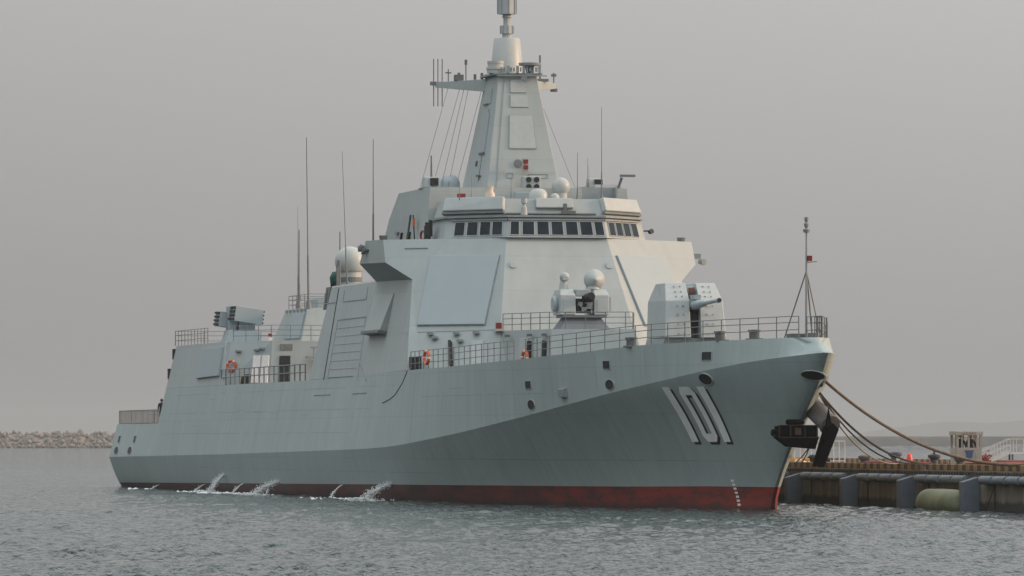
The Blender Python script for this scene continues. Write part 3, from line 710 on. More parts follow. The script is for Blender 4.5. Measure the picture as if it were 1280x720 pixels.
m = MB(); m.loft([[(-58.0, 6.2, 17.4), (-58, 3.9, 17.4), (-63, 3.9, 17.4), (-63, 6.2, 17.4)], [(-58.3, 5.6, 18.5), (-58.3, 4.1, 18.5), (-63, 4.1, 18.5), (-63, 5.6, 18.5)]]); m.build("port_house", PAINT_S, ship)
m = MB(); m.tube((-58, 5.4, 18.2), (-57.8, 5.6, 18.9), .08); m.box((-57.6, 5.9, 19.0), (.2, .9, .14)); m.build("davit", DARKTRIM, ship)

# ---- integrated mast
M0 = [(-59.0, -2.36), (-59.0, 2.36), (-66.7, 2.5), (-66.7, -2.5)]; M1 = [(-61.0, -1.16), (-61.0, 1.16), (-64.4, 1.22), (-64.4, -1.22)]
m = MB(); m.loft([ring(M0, 17.2), ring(M1, 25.05)]); mast = m.build("mast", PAINT_S, ship, bevel=.05)
mf = quad_pts((*M0[0], 17.2), (*M0[1], 17.2), (*M1[1], 25.05), (*M1[0], 25.05))
ms = quad_pts((*M0[3], 17.2), (*M0[0], 17.2), (*M1[0], 25.05), (*M1[3], 25.05))
for uv, nm, t in (((.30, .74, .44, .69), "array_panel", .06), ((.315, .69, .755, .845), "array_panel", .05), ((.31, .67, .865, .965), "array_panel", .05)):
    m = MB(); m.panel(mf, uv, t); m.build(nm, PAINT_S if 0 else TRIM, mast, bevel=.01)
m = panel_outline(mf, [(.30, .44), (.74, .44), (.74, .69), (.30, .69)])
for a in ([(.315, .755), (.69, .755), (.69, .845), (.315, .845)], [(.31, .865), (.67, .865), (.67, .965), (.31, .965)], [(.58, .215), (.86, .215), (.86, .245), (.58, .245)], [(.27, .215), (.36, .215), (.36, .25), (.27, .25)]):
    for i in range(4): strip(m, mf, a[i], a[(i + 1) % 4], .035, .03)
m.build("panel_outline", MIDGREY, mast)
m = MB(); c = mf[0].lerp(mf[1], .435).lerp(mf[3].lerp(mf[2], .435), .325); n = (mf[1] - mf[0]).cross(mf[3] - mf[0]).normalized(); m.lathe([(.24, 0), (.24, .08)], c, n, 20); m.build("vent", DARKTRIM, mast)
for uv in ([(.45, .42), (.72, .42), (.74, .72), (.52, .72)], [(.50, .79), (.7, .79), (.7, .9), (.54, .9)]):
    m = MB(); m.panel(ms, uv, .05); m.build("array_panel", PANEL, mast, bevel=.01)
m = MB(); strip(m, ms, (.5, .41), (.75, .41), .07, .1); strip(m, ms, (.6, .24), (.7, .24), .08, .2); strip(m, ms, (.45, .32), (.46, .36), .08, .1); strip(m, ms, (.3, .79), (.55, .79), .07, .1); m.build("handrail", DARKTRIM, mast)
m = MB(); strip(m, ms, (.62, .2), (.66, .75), .04, .04); strip(m, mf, (.12, .05), (.16, .95), .03, .03); m.build("cable_run", MIDGREY, mast)
m = MB(); m.box((-59.1, .05, 19.65), (.35, .3, .75)); m.build("lamp_bracket", TRIM, mast)
m = MB(); m.box((-58.95, .05, 19.85), (.3, .27, .22)); m.box((-58.95, .05, 19.5), (.3, .27, .22)); m.build("signal_lamp", RED, mast)
m = MB(); m.box((-58.6, .3, 18.55), (.8, 1.05, .8)); m.lathe([(.5, -.9), (.42, -.3)], (-58.6, .3, 18.5)); cam_h = m.build("tracker", TRIM, mast, bevel=.04)
for dy, dz in ((-.22, .2), (.25, .2), (-.22, -.22), (.25, -.22)):
    m = MB(); m.lathe([(.16, 0), (.16, .1)], (-58.2, .3 + dy, 18.55 + dz), (1, 0, 0), 12); m.build("lens_window", BLACK, cam_h)
m = MB(); m.box((-58.5, -1.55, 17.75), (1.1, .9, 1.0)); m.box((-58.2, -.2, 17.6), (1, 1.3, .8)); m.build("mast_locker", PANEL, mast, bevel=.04)
# mast head
m = MB(); m.loft([ring([(x * 1.0 + (.25 if x > -62 else -.25), y * 1.25) for x, y in M1], 25.06), ring([(x + (.25 if x > -62 else -.25), y * 1.25) for x, y in M1], 25.16)])
head = m.build("masthead_platform", MIDGREY, mast)
m = MB(); m.lathe([(1.0, 0), (.98, .15), (.78, 2.12), (.74, 2.16)], (-63.3, -.16, 25.2), n=32); radome = m.build("mast_radome", DOME, ship, smooth='auto')
def octa(m, c, r, z0, z1): m.lathe([(r, z0), (r, z1)], (c[0], c[1], 0), n=8)
C0 = (-63.3, -.16)
m = MB(); m.lathe([(.28, 27.36), (.28, 27.62)], (*C0, 0), n=12); octa(m, C0, .40, 27.63, 28.12); octa(m, C0, .22, 28.13, 28.6); m.lathe([(.3, 28.6), (.25, 28.78)], (*C0, 0), n=12); octa(m, C0, .56, 28.8, 30.0); m.lathe([(.1, 30), (.05, 31.5)], (*C0, 0), n=8)
m.build("masthead_antenna", TRIM, ship)
m = MB()
for k in range(8):
    a = 2 * math.pi * (k + .0) / 8; c_, s_ = math.cos(a), math.sin(a)
    m.box((C0[0] + .56 * c_, C0[1] + .56 * s_, 29.4), (.07, .07, 1.18)); m.box((C0[0] + .4 * c_, C0[1] + .4 * s_, 27.87), (.05, .05, .47))
m.build("antenna_rib", MIDGREY, ship)
m = MB(); m.lathe([(.52, 0), (.52, .2), (.56, .22), (.56, .34), (.48, .36), (.48, .55), (.5, .57), (.5, .72)], (-61.6, -1.2, 25.17), n=16); m.build("masthead_sensor", DOME, ship, smooth='auto')
m = MB(); m.lathe([(.62, 0), (.66, .1), (.66, .16)], (-61.1, .75, 25.62), n=18); m.lathe([(.2, 0), (.3, .45)], (-61.1, .75, 25.17), n=12); m.build("masthead_sensor", MIDGREY, ship, smooth='auto')
m = MB()
rr = random.Random(4)
for k in range(13):
    y = -1.0 + k * .19; m.box((-60.8 + rr.uniform(-.1, .1), y, 25.17 + .2), (.15, rr.uniform(.05, .16), rr.uniform(.15, .5)))
m.box((-60.7, 0.2, 25.0), (.12, 3.0, .06)); m.lathe([(.12, 0), (.2, .2)], (-60.5, .25, 24.85), (1, 0, -.3), 10); m.build("masthead_fitting", MIDGREY, ship)
# yardarms, swept aft
for s_ in (-1, 1):
    r0, t0 = Vector((-64.2, s_ * 1.0, 24.75)), Vector((-67.5, s_ * 3.6, 24.85))
    d = (t0 - r0).normalized(); w = d.cross(Vector((0, 0, 1)))
    m = MB(); m.loft([[r0 + w * .35 + Vector((0, 0, -.55)), r0 - w * .35 + Vector((0, 0, -.55)), r0 - w * .35 + Vector((0, 0, .22)), r0 + w * .35 + Vector((0, 0, .22))],
                      [t0 + w * .14 + Vector((0, 0, -.22)), t0 - w * .14 + Vector((0, 0, -.22)), t0 - w * .14 + Vector((0, 0, .10)), t0 + w * .14 + Vector((0, 0, .10))]])
    ya = m.build("yardarm", PAINT_S, ship, bevel=.02)
    m = MB()
    if s_ < 0:
        for k in range(3):
            p = t0 + Vector((.0, -.18 + k * .26, 0)); m.tube(p + Vector((0, 0, -1.35)), p + Vector((0, 0, 1.5)), .033, 6)
        m.box(t0 + Vector((0, 0, .02)), (.3, .75, .22)); m.build("dipole_antenna", RAIL, ya)
        m = MB()
        for f, h, kind in ((.22, .75, 0), (.55, 1.1, 1), (.72, .35, 2), (.42, .5, 2), (.35, .35, 2), (.85, .4, 2), (.93, .3, 2)):
            p = t0.lerp(r0, f) + Vector((0, 0, .1 + .12 * f))
            m.tube(p, p + Vector((0, 0, h)), .035 if kind < 2 else .09, 6)
            if kind == 0: m.box(p + Vector((0, 0, h * .7)), (.1, .34, .08))
            if kind == 1: m.box(p + Vector((0, 0, h)), (.14, .14, .3))
        p = t0.lerp(r0, .42) + Vector((0, 0, .35)); m.box(p, (.4, .5, .35)); m.build("yard_fitting", DARKTRIM, ya)
    else:
        p = t0.lerp(r0, .45) + Vector((0, 0, .15)); m.tube(p, p + Vector((0, 0, 1.6)), .06, 6); m.box(p + Vector((0, 0, .1)), (.3, 1.0, .16)); m.box(t0 + Vector((0, 0, -.3)), (.2, .4, .2)); m.tube(t0, t0 + Vector((0, 0, .75)), .04); m.box(t0 + Vector((0, 0, .6)), (.14, .3, .16)); m.build("yard_fitting", RAIL, ya)
# signal halyards
for f, end in ((.22, (-62.6, -5.6, 18.25)), (.44, (-61.9, -5.0, 18.25)), (.52, (-61.8, -4.5, 18.25)), (.60, (-61.6, -4.1, 18.25)), (.85, (-64, -3.2, 18.25))):
    a = Vector((-67.5, -3.6, 24.7)).lerp(Vector((-64.2, -1.0, 24.4)), f); m = MB(); m.tube(a, end, .016, 4); m.build("halyard", RAIL, ship)
m = MB(); m.tube((-65.5, 2.0, 24.6), (-60, 3.3, 18.3), .016, 4); m.build("halyard", RAIL, ship)

# ---- whip antennas
def whip(x, y, z0, z1, r=.055, lean=(0, 0), base=True):
    m = MB(); p0, p1 = Vector((x, y, z0)), Vector((x + lean[0], y + lean[1], z1))
    m.path([p0, p0.lerp(p1, .3), p0.lerp(p1, .32), p1], [r, r * .9, r * .6, r * .35], 6)
    if base: m.lathe([(r * 2.4, 0), (r * 1.6, .5)], (x, y, z0 - .1), n=10)
    m.build("whip_antenna", RAIL, ship, smooth='auto')
whip(-114.9, -3.1, 12.4, 23.9, .085, (0, -.15)); whip(-113.0, -4.1, 12.4, 17.6, .10, (.1, 0)); whip(-113.4, -4.1, 12.4, 19.2, .03)
whip(-84.9, -5.9, 13.0, 21.55, .05, (0, -.32)); whip(-67.9, -7.4, 15.0, 21.5, .06); whip(-93, -4.9, 13.2, 16.8, .10)
whip(-53.5, 3.42, 17.36, 22.8, .04); whip(-54.5, 2.2, 17.36, 20.2, .04); whip(-59.0, 3.8, 18.2, 20.1, .025); whip(-58.2, 3.7, 18.2, 19.6, .025); whip(-66.6, -4.1, 18.3, 20.5, .12)
whip(-51.6, -2.35, 17.36, 18.6, .03, base=False); whip(-53.0, -5.1, 17.3, 18.3, .03, base=False); whip(-53, -4.4, 17.3, 18.7, .02, base=False)

# ---- satellite dome and gear on the midships roof
m = MB(); m.loft([[(-91.6, -6.4, 7.2), (-78.9, -6.4, 7.2), (-78.9, 6.4, 7.2), (-91.6, 6.4, 7.2)], [(-90.8, -6.0, 13.1), (-78.9, -6.0, 13.1), (-78.9, 6.0, 13.1), (-90.8, 6.0, 13.1)]]); m.build("funnel_house", PAINT_S, ship)
m = MB(); m.sphere((-87.0, -5.35, 14.72), .95, 24, 14); m.lathe([(.72, 13.1), (.72, 14.05), (.86, 14.1)], (-87.0, -5.35, 0), n=20); m.build("satellite_dome", DOME, ship, smooth='auto')
m = MB(); m.lathe([(.8, 13.45), (.8, 13.72)], (-87.0, -5.35, 0), n=20); m.build("dome_collar", DARKTRIM, ship)
m = MB(); OFS = Vector((-9.6, 1.15, .25)); m.loft([[(-79.2, -7.4, 12.85), (-78.9, -7.0, 12.85), (-79.5, -6.6, 12.85), (-80.2, -6.9, 12.85)], [(-79.0, -7.5, 13.5), (-78.7, -7.0, 13.5), (-79.5, -6.5, 13.5), (-80.3, -6.9, 13.5)], [(-79.2, -7.3, 13.85), (-79.0, -7.0, 13.9), (-79.5, -6.7, 13.85), (-79.9, -7, 13.8)]]); m.v = [tuple(Vector(v) + OFS) for v in m.v]; m.build("covered_searchlight", GREEN, ship, smooth=True)
m = MB(); m.box((-72, -yw(-72, 12.8) + .25, 12.9), (14.2, .4, .1)); m.build("deck_edge_coaming", WHITE, ship)
m = MB()
for k in range(7): m.box((-66.5 + k * .5, -7.2, 13.0), (.2, .2, .35))
m.build("life_raft_rack", MIDGREY, ship)
m = MB(); m.tube((-80.6, -7.2, 12.8), (-80.6, -7.2, 14.6), .1); m.tube((-80.1, -7.4, 12.8), (-80.1, -7.4, 14.2), .07); m.build("vent_pipe", RAIL, ship)
m = MB()
for k in range(3): m.loft([[(-82 - k, -7.6, 11.6), (-81.6 - k, -7.6, 11.6), (-81.6 - k, -7.4, 13.0), (-82 - k, -7.4, 13.0)], [(-82 - k, -7.3, 11.6), (-81.6 - k, -7.3, 11.6), (-81.6 - k, -7.1, 13.0), (-82 - k, -7.1, 13.0)]])
m.build("ladder", DARKTRIM, ship)

# ---- decoy launcher on the hangar roof
LX, LY = -122.8, -6.55
m = MB()
m.loft([[(LX - 1.3, LY - 1.1, 10.14), (LX + 1.3, LY - 1.1, 10.14), (LX + 1.3, LY + 1.35, 10.14), (LX - 1.3, LY + 1.35, 10.14)], [(LX - 1.0, LY - .85, 11.0), (LX + 1.1, LY - .85, 11.0), (LX + 1.1, LY + 1.2, 11.0), (LX - 1.0, LY + 1.2, 11.0)]])
m.box((LX - .3, LY - .5, 11.5), (1.3, .55, 2.3)); m.box((LX - .1, LY + .45, 11.2), (1.5, 1.1, .9))
lau = m.build("decoy_launcher", PANEL, ship, bevel=.04)
rot = Matrix.Rotation(R(-8), 3, 'X') @ Matrix.Rotation(R(8), 3, 'Z')
def pod(c, d):
    m = MB(); c = Vector(c); m.box(c, d, rot); pd = m.build("launch_tubes", PANEL, lau, bevel=.03)
    for e in (-1, 1):
        m = MB()
        for k in range(4):
            m.box(c + rot @ Vector((.0, e * (d[1] / 2 + .03), -d[2] / 2 + d[2] * (k + .5) / 4)), (d[0] * .86, .14, d[2] / 4 * .5), rot)
        m.build("tube_muzzle", BLACK, pd)
pod((LX + .5, LY + .40, 12.02), (1.4, 2.0, 1.05)); pod((LX - .9, LY - .95, 11.75), (1.1, .9, 1.05))

# ---- close-in weapon
CX, CY = -42.6, -.12
m = MB(); m.loft([[(CX - 1.4, CY - 1.45, 9.67), (CX + .9, CY - 1.45, 9.67), (CX + .9, CY + 1.4, 9.67), (CX - 1.4, CY + 1.4, 9.67)], [(CX - 1.2, CY - 1.0, 10.32), (CX + .55, CY - 1.0, 10.32), (CX + .55, CY + .95, 10.32), (CX - 1.2, CY + .95, 10.32)]])
ciws = m.build("close_in_weapon", mat("bluegrey_base", (.17, .19, .22), .6, .06, 2), ship)
m = MB(); m.box((CX - .2, CY - .02, 10.4), (2.0, 2.5, .14)); m.build("turntable", DARKTRIM, ciws)
for y, w in ((-1.0, .88), (.93, .86)):
    m = MB(); yy = CY + y
    m.loft([[(CX - 1.3, yy - w / 2, 10.48), (CX + .8, yy - w / 2, 10.48), (CX + .8, yy + w / 2, 10.48), (CX - 1.3, yy + w / 2, 10.48)], [(CX - 1.3, yy - w / 2, 11.6), (CX + .75, yy - w / 2, 11.6), (CX + .75, yy + w / 2, 11.6), (CX - 1.3, yy + w / 2, 11.6)],
            [(CX - 1.1, yy - w / 2 + .08, 11.92), (CX + .35, yy - w / 2 + .08, 11.92), (CX + .35, yy + w / 2 - .08, 11.92), (CX - 1.1, yy + w / 2 - .08, 11.92)]])
    hs = m.build("gun_housing", TRIM, ciws, bevel=.04)
    m = MB(); m.panel(quad_pts((CX + .8, yy - w / 2, 10.48), (CX + .8, yy + w / 2, 10.48), (CX + .75, yy + w / 2, 11.6), (CX + .75, yy - w / 2, 11.6)), (.2, .85, .12, .8), .02); m.build("access_door", TRIM, hs, bevel=.01)
m = MB(); m.box((CX + .05, CY - .02, 11.0), (1.2, .92, .8), mi=0); rr = random.Random(2)
for k in range(16): m.box((CX + .66 + rr.uniform(0, .12), CY + rr.uniform(-.38, .38), 10.6 + rr.uniform(0, 1.0)), (.12, rr.uniform(.06, .22), rr.uniform(.05, .25)), mi=1)
m.build("gun_mechanism", [BLACK, MIDGREY], ciws)
m = MB(); m.box((CX + .35, CY - .1, 11.72), (.7, .86, .38)); m.build("gun_shroud", PANEL, ciws, bevel=.03)
m = MB()
m.lathe([(.24, 0), (.24, 1.4), (.2, 1.45)], (CX + .3, CY + .12, 11.42), (1, 0, .06), 16); m.build("barrel", BLACK, ciws)
m = MB(); m.lathe([(.34, -.2), (.2, .45), (.17, .55)], (CX - .2, CY - 1.05, 11.9), n=14); m.sphere((CX - .1, CY - 1.02, 12.62), .28); m.box((CX + .15, CY - 1.02, 12.54), (.12, .3, .2)); m.build("optical_ball", TRIM, ciws, smooth='auto')
m = MB(); m.lathe([(.30, -.55), (.56, -.12), (.60, .02), (.58, .10), (.09, .56), (.01, .6)], (CX - .2, CY + .72, 12.48), (1, -.12, .0), 24); m.lathe([(.42, 0), (.3, .5)], (CX - .3, CY + .66, 11.95), n=14); m.build("tracking_radar", TRIM, ciws, smooth='auto')
m = MB(); m.lathe([(.42, 0), (.48, .12), (.40, .26)], (CX - .2, CY - 1.44, 11.1), (0, -1, 0), 16); m.build("ammunition_drum", PANEL, ciws, smooth='auto')
m = MB(); m.box((CX + .1, CY + 1.5, 11.1), (.5, .12, .8)); m.build("side_plate", PANEL, ciws)

# ---- main gun
GX = -16.0
def gun_shield():
    m = MB(); lv = [(8.78, -15.65, -20.4, 1.66), (10.72, -16.05, -20.6, 1.55), (11.66, -17.0, -19.6, 1.36)]
    o = []
    for s_ in (-1, 1):
        rings = []
        for z, xf, xb, w in lv:
            cf = .55; g = .27
            rings.append([(xf - .02, s_ * g, z), (xf - .12, s_ * (w - .02), z), (xf - .95, s_ * w, z), (xb, s_ * (w - .1), z), (xb, s_ * g, z)])
        m.loft(rings)
    m.loft([[(-17.1, -.27, z) , (-17.1, .27, z), (-20.2, .27, z), (-20.2, -.27, z)] for z in (8.78, 10.25)] + [[(-16.75, -.27, 10.3), (-16.75, .27, 10.3), (-19.9, .27, 10.3), (-19.9, -.27, 10.3)], [(-17.3, -.27, 11.5), (-17.3, .27, 11.5), (-19.7, .27, 11.5), (-19.7, -.27, 11.5)]])
    return m.build("main_gun", TRIM, ship, bevel=.04)
gun = gun_shield()
m = MB(); m.loft([[(-16.2, -1.75, 8.0), (-16.2, 1.75, 8.0), (-20.3, 1.75, 8.0), (-20.3, -1.75, 8.0)], [(-16.0, -1.6, 8.76), (-16.0, 1.6, 8.76), (-20.2, 1.6, 8.76), (-20.2, -1.6, 8.76)]]); m.build("gun_ring", MIDGREY, gun)
m = MB(); m.box((-16.7, 0, 9.72), (.7, .53, .95)); m.build("gun_slot", BLACK, gun)
m = MB(); b0_, b1_ = Vector((-17.2, 0, 10.45)), Vector((-10.6, 0, 10.62)); d = (b1_ - b0_)
m.path([b0_, b0_ + d * .32, b0_ + d * .34, b0_ + d * .5, b0_ + d * .52, b0_ + d * .93, b0_ + d * .94, b1_], [.25, .24, .19, .18, .12, .095, .13, .13], 14); m.box(b0_ + d * .2 + Vector((0, 0, .4)), (1.1, .34, .24)); m.build("barrel", PANEL, gun, smooth='auto')
m = MB(); m.lathe([(.11, 0), (.11, .02)], b1_ + d.normalized() * .002, d, 12); m.build("muzzle", BLACK, gun)
m = MB(); m.sphere((-17.3, -.02, 11.1), .42, 12, 8); m.box((-16.9, .02, 11.25), (.25, .25, .3), mi=1); m.build("gun_sight", [MIDGREY, mat("rust_cap", (.2, .06, .04), .7, .1, 5)], gun, smooth='auto')
m = MB(); rr = random.Random(9)
for s_ in (-1, 1):
    for k, z in enumerate((9.0, 9.5, 10.0, 10.45, 10.95, 11.2, 11.48)):
        x = -15.65 - (z - 8.78) * .206 if z < 10.72 else -16.05 - (z - 10.72) * 1.01
        for dy in (-.16, .16): m.box((x + .0, s_ * .78 + dy, z), (.07, .07, .045))
m.build("foot_rung", MIDGREY, gun)

# ---- jackstaff, deck gear, railings
m = MB(); m.path([(7.2, 0, 8.38), (7.2, 0, 13.5)], [.07, .045], 8); m.lathe([(.14, 13.5), (.18, 13.65), (.06, 13.7), (.12, 13.85), (.12, 13.95), (.06, 14.0), (.1, 14.1), (.1, 14.25)], (7.2, 0, 0), n=10)
js = m.build("jackstaff", MIDGREY, ship, smooth='auto')
m = MB(); m.tube((7.2, 0, 11.65), (5.3, -.62, 8.4), .035); m.tube((7.2, 0, 11.65), (7.2, .72, 8.4), .035); m.tube((7.2, 0, 11.65), (4.9, .9, 8.4), .035); m.build("stay", RAIL, js)
m = MB(); m.box((7.3, .14, 12.25), (.2, .2, .26)); m.tube((7.2, 0, 12.05), (7.3, .5, 12.1), .02); m.build("signal_lamp", RED, js)
m = MB(); m.box((6.4, -.3, 8.5), (1.2, .7, .22)); m.box((6.9, .35, 8.5), (.6, .5, .28)); m.build("deck_fitting", DARKTRIM, ship)
def bitts(x, y, z):
    m = MB()
    for d_ in (-.35, .35): m.lathe([(.18, 0), (.18, .4), (.24, .42), (.24, .5)], (x + d_, y, z), n=12)
    m.box((x, y, z + .04), (1.2, .6, .08)); m.build("bitts", DARKTRIM, ship, smooth='auto')
for x, y in ((3.2, -1.6), (0.2, -2.6), (-9, -5.0)): bitts(x, y, zd(x))
def railing(pts, h=1.05, step=1.5, rails=(.35, .7, 1.0), r=.024, parent=ship, name="railing", close_step=None):
    m = MB(); pts = [Vector(p) for p in pts]
    d = [0]
    for i in range(len(pts) - 1): d.append(d[-1] + (pts[i + 1] - pts[i]).length)
    at = lambda s_: Vector([float(np.interp(s_, d, [p[k] for p in pts])) for k in range(3)])
    n = max(1, round(d[-1] / step))
    for i in range(n + 1):
        p = at(d[-1] * i / n); m.tube(p, p + Vector((0, 0, h)), r * 1.15, 5)
    for f in rails: m.path([p + Vector((0, 0, h * f)) for p in pts], r * .85, 4)
    return m.build(name, RAIL, parent)
def edge(x, inset=.12): return Vector((x, -(hb(x, zd(x)) - inset), zd(x)))
xs = [-48.2] + list(np.arange(-47, -23, 2.0))
railing([edge(x) for x in xs], step=1.25)
xs = list(np.arange(-23, 6.6, 1.5)) + [7.0, 7.6, 8.0]
railing([edge(x) for x in xs], step=1.9, rails=(.38, .72, 1.0))
xs = list(np.arange(-22, 10, 2.0)); railing([Vector((e.x, -e.y, e.z)) for e in (edge(x) for x in xs)], step=1.9)
xs = [7.6, 8.2, 8.8, 9.3, 9.7, 10.0, 10.25]
bowp = [edge(x, .05) for x in xs]; bowp = [Vector((8.2, -.55, 8.38))] + [Vector((p.x, -p.y, p.z)) for p in bowp[::-1] if 1][:]
railing([Vector((10.3, -.05, 8.4))] + [Vector((p.x, -p.y, p.z)) for p in [edge(x, .05) for x in xs[::-1]]], step=.30, h=1.0)
railing([Vector((9.0, -.45, 8.38)), Vector((10.0, -.15, 8.4)), Vector((10.3, -.05, 8.4))], step=.5, h=1.0)
# deckhouse platform, boat deck, hangar roof, after block, flight deck
railing([(-46.9, -3.8, 9.67), (-41.1, -2.15, 9.67), (-40.2, 2.2, 9.67), (-42.0, 2.7, 9.67)], step=1.1, h=.95)
railing([(x, -yw(x, 7.15) + .1, 7.16) for x in np.linspace(-115.6, -82.6, 12)], step=1.95, h=1.05, rails=(.5, .98), r=.04)
railing([(-140.6, -8.25, 10.18), (-128, -8.3, 10.15), (-125.5, -8.3, 10.14)], step=1.55, h=1.05)
railing([(-140.6, -8.25, 10.18), (-140.6, 8.25, 10.18)], step=2.0, h=1.05)
railing([(-116.4, -8.0, 10.12), (-112.5, -5.9, 10.12), (-112.5, 5, 10.12)], step=1.4, h=1.05)
railing([(-124.0, 2.6, 12.42), (-124.0, -2.9, 12.42), (-116.6, -2.75, 12.42), (-116.6, 2.5, 12.42)], step=1.4, h=.95)
railing([(x, -hb(x, 4.65) + .1, 4.66) for x in np.linspace(-167.4, -144.0, 8)], step=.72, h=1.02, rails=(.05, .98), r=.03)
railing([(-167.4, -8.4, 4.66), (-167.4, 8.4, 4.66)], step=.9, h=1.02, rails=(.05, .98), r=.03)
m = MB(); m.box((-155.5, 8.4, 5.2), (22, .05, .92)); m.build("safety_netting", mat("netting_canvas", (.42, .36, .30), .9, .15, 3), ship)
# anchor bolster standing out from the port bow
m = MB(); a, b = Vector((5.8, .55, 5.15)), Vector((8.0, 1.0, 4.15))
m.path([a, a.lerp(b, .92), a.lerp(b, .94), b], [.50, .50, .55, .5], 20); m.build("anchor_bolster", mat("bolster_paint", (.125, .112, .105), .55, .06, 2), ship, smooth='auto')

# ------------------------------------------------------------------ anchor hanging at the stem
ANC = mat("anchor_iron", (0.007, 0.007, 0.008), 0.9, 0.25, 3, bump=0.4, spec=0.05)
RUST = mat("anchor_rust", (0.05, 0.026, 0.014), 0.8, 0.4, 4)
anchor = empty("anchor", sw(8.3, -.75, 3.75), SR)
tag(anchor, "big black stockless anchor hanging against the grey ship's stem", "anchor")
def build_anchor():
    # local axes: x forward, y port; wide crown seen from ahead
    m = MB()
    m.loft([[(-.35, -1.05, -.15), (.35, -1.05, -.15), (.35, .95, -.15), (-.35, .95, -.15)], [(-.35, -1.05, .38), (.35, -1.05, .38), (.35, .95, .38), (-.35, .95, .38)]])
    m.loft([[(-.3, -.55, -.62), (.3, -.45, -.62), (.3, .85, -.74), (-.3, .85, -.74)], [(-.38, -1.15, -.14), (.38, -1.15, -.14), (.38, 1.0, -.16), (-.38, 1.0, -.16)]])
    m.lathe([(.12, 0), (.2, .1), (.12, .3)], (.0, -1.3, .05), (0, 1, 0), 10)
    m.build("crown", ANC, anchor, bevel=.05)
    m = MB()
    for y in (-.98, -.42, .3, .9): m.box((.38, y, .12), (.08, .06, .56))
    m.box((.38, -.02, -.18), (.08, 2.0, .06)); m.box((.38, -.02, .40), (.08, 2.0, .05)); m.box((.37, -.05, .12), (.06, .3, .34), mi=1)
    m.build("crown_rim", [mat("anchor_edge", (.03, .027, .024), .7, .3, 4, spec=.2), RUST], anchor)
    m = MB(); m.lathe([(.38, 0), (.46, .06), (.46, .2), (.38, .27)], (0, -.1, .43), (.0, 0, 1), 22); m.build("ring_collar", ANC, anchor, smooth='auto')
    m = MB()
    q = [(.05, .80, -1.55), (.05, 1.28, -1.62), (.05, 2.02, .22), (.05, 1.72, .52), (.05, 1.38, .36)]
    m.loft([[(-.25, y, z) for _, y, z in q], [(.3, y, z) for _, y, z in q]]); m.build("fluke", ANC, anchor, bevel=.04)
    m = MB(); m.loft([[(-.1, 1.42, .3), (.14, 1.42, .3), (.14, 1.72, .3), (-.1, 1.72, .3)], [(-.05, 1.5, .9), (.07, 1.5, .9), (.07, 1.62, .9), (-.05, 1.62, .9)], [(0, 1.545, 1.28), (.02, 1.545, 1.28), (.02, 1.565, 1.28), (0, 1.565, 1.28)]]); m.build("bill", ANC, anchor)
build_anchor()

# ------------------------------------------------------------------ life rings
def life_ring(p, axis, label):
    m = MB(); m.torus((0, 0, 0), .34, .095, axis, 24, 8, lambda i: 1 if (i % 6) == 0 else 0)
    o = m.build("life_ring", [ORANGE, WHITE], None, smooth=True); o.location = sw(*p); o.rotation_euler = (0, 0, SR)
    tag(o, label, "life ring", "orange life rings on the ship")
e = edge(-43.2, .02); life_ring((e.x, e.y - .03, e.z + .62), (.2, -1, 0), "orange life ring on the walkway rail below the big square radar panel")
life_ring((-43.0, -3.35, 8.1), (.25, -1, 0), "orange life ring on the bluish deckhouse side below the gun platform")
life_ring((-114.15, -8.5, 8.45), (.7, -.72, 0), "orange life ring on the wall of the boat deck recess near the stern")

# ------------------------------------------------------------------ people
SKIN = mat("skin", (.35, .2, .14), .6, .05, 5); NAVY = mat("navy_cloth", (.02, .024, .034), .85, .2, 6); HAIR = mat("black_hair", (.012, .01, .009), .7, .1, 9)
def person(loc, rz, joints, edges, radii, label, group=None, head=None):
    me = bpy.data.meshes.new("person"); me.from_pydata(joints, edges, []); me.update()
    o = bpy.data.objects.new("person", me); COL.objects.link(o)
    bm = bmesh.new(); bm.from_mesh(me); ly = bm.verts.layers.skin.verify()
    for i, v in enumerate(bm.verts): v[ly].radius = (radii[i], radii[i]); v[ly].use_root = (i == 0)
    bm.to_mesh(me); bm.free()
    me.materials.append(NAVY)
    o.modifiers.new("skin", 'SKIN'); s_ = o.modifiers.new("sub", 'SUBSURF'); s_.levels = 1; s_.render_levels = 2
    o.location = loc; o.rotation_euler = (0, 0, rz)
    tag(o, label, "person", group)
    if head:
        m = MB(); m.sphere(head, .105, 14, 10, sc=(.85, .95, 1.2)); m.sphere((head[0] + .09, head[1], head[2] - .02), .02, 6, 4); m.build("face", SKIN, o, smooth=True)
        m = MB(); m.sphere((head[0] - .02, head[1], head[2] + .045), .112, 14, 8, sc=(.9, .98, .95)); m.build("hair", HAIR, o, smooth=True)
    return o
STAND = [(0, 0, .95), (0, 0, 1.2), (0, 0, 1.42), (0, 0, 1.52), (0, .19, 1.4), (.04, .25, 1.12), (.14, .24, .88), (0, -.19, 1.4), (.02, -.25, 1.12), (.1, -.26, .86), (0, .1, .9), (.02, .11, .5), (-.02, .12, .06), (.12, .13, .03), (0, -.1, .9), (.04, -.11, .5), (0, -.12, .06), (.14, -.13, .03)]
SE = [(0, 1), (1, 2), (2, 3), (2, 4), (4, 5), (5, 6), (2, 7), (7, 8), (8, 9), (0, 10), (10, 11), (11, 12), (12, 13), (0, 14), (14, 15), (15, 16), (16, 17)]
SRAD = [.15, .15, .13, .06, .075, .055, .04, .075, .055, .04, .1, .075, .05, .04, .1, .075, .05, .04]
person(sw(-144.4, -8.66, 4.66), SR + R(180), STAND, SE, SRAD, "person in dark clothes standing on the flight deck beside the stern house", None, (.02, 0, 1.64))

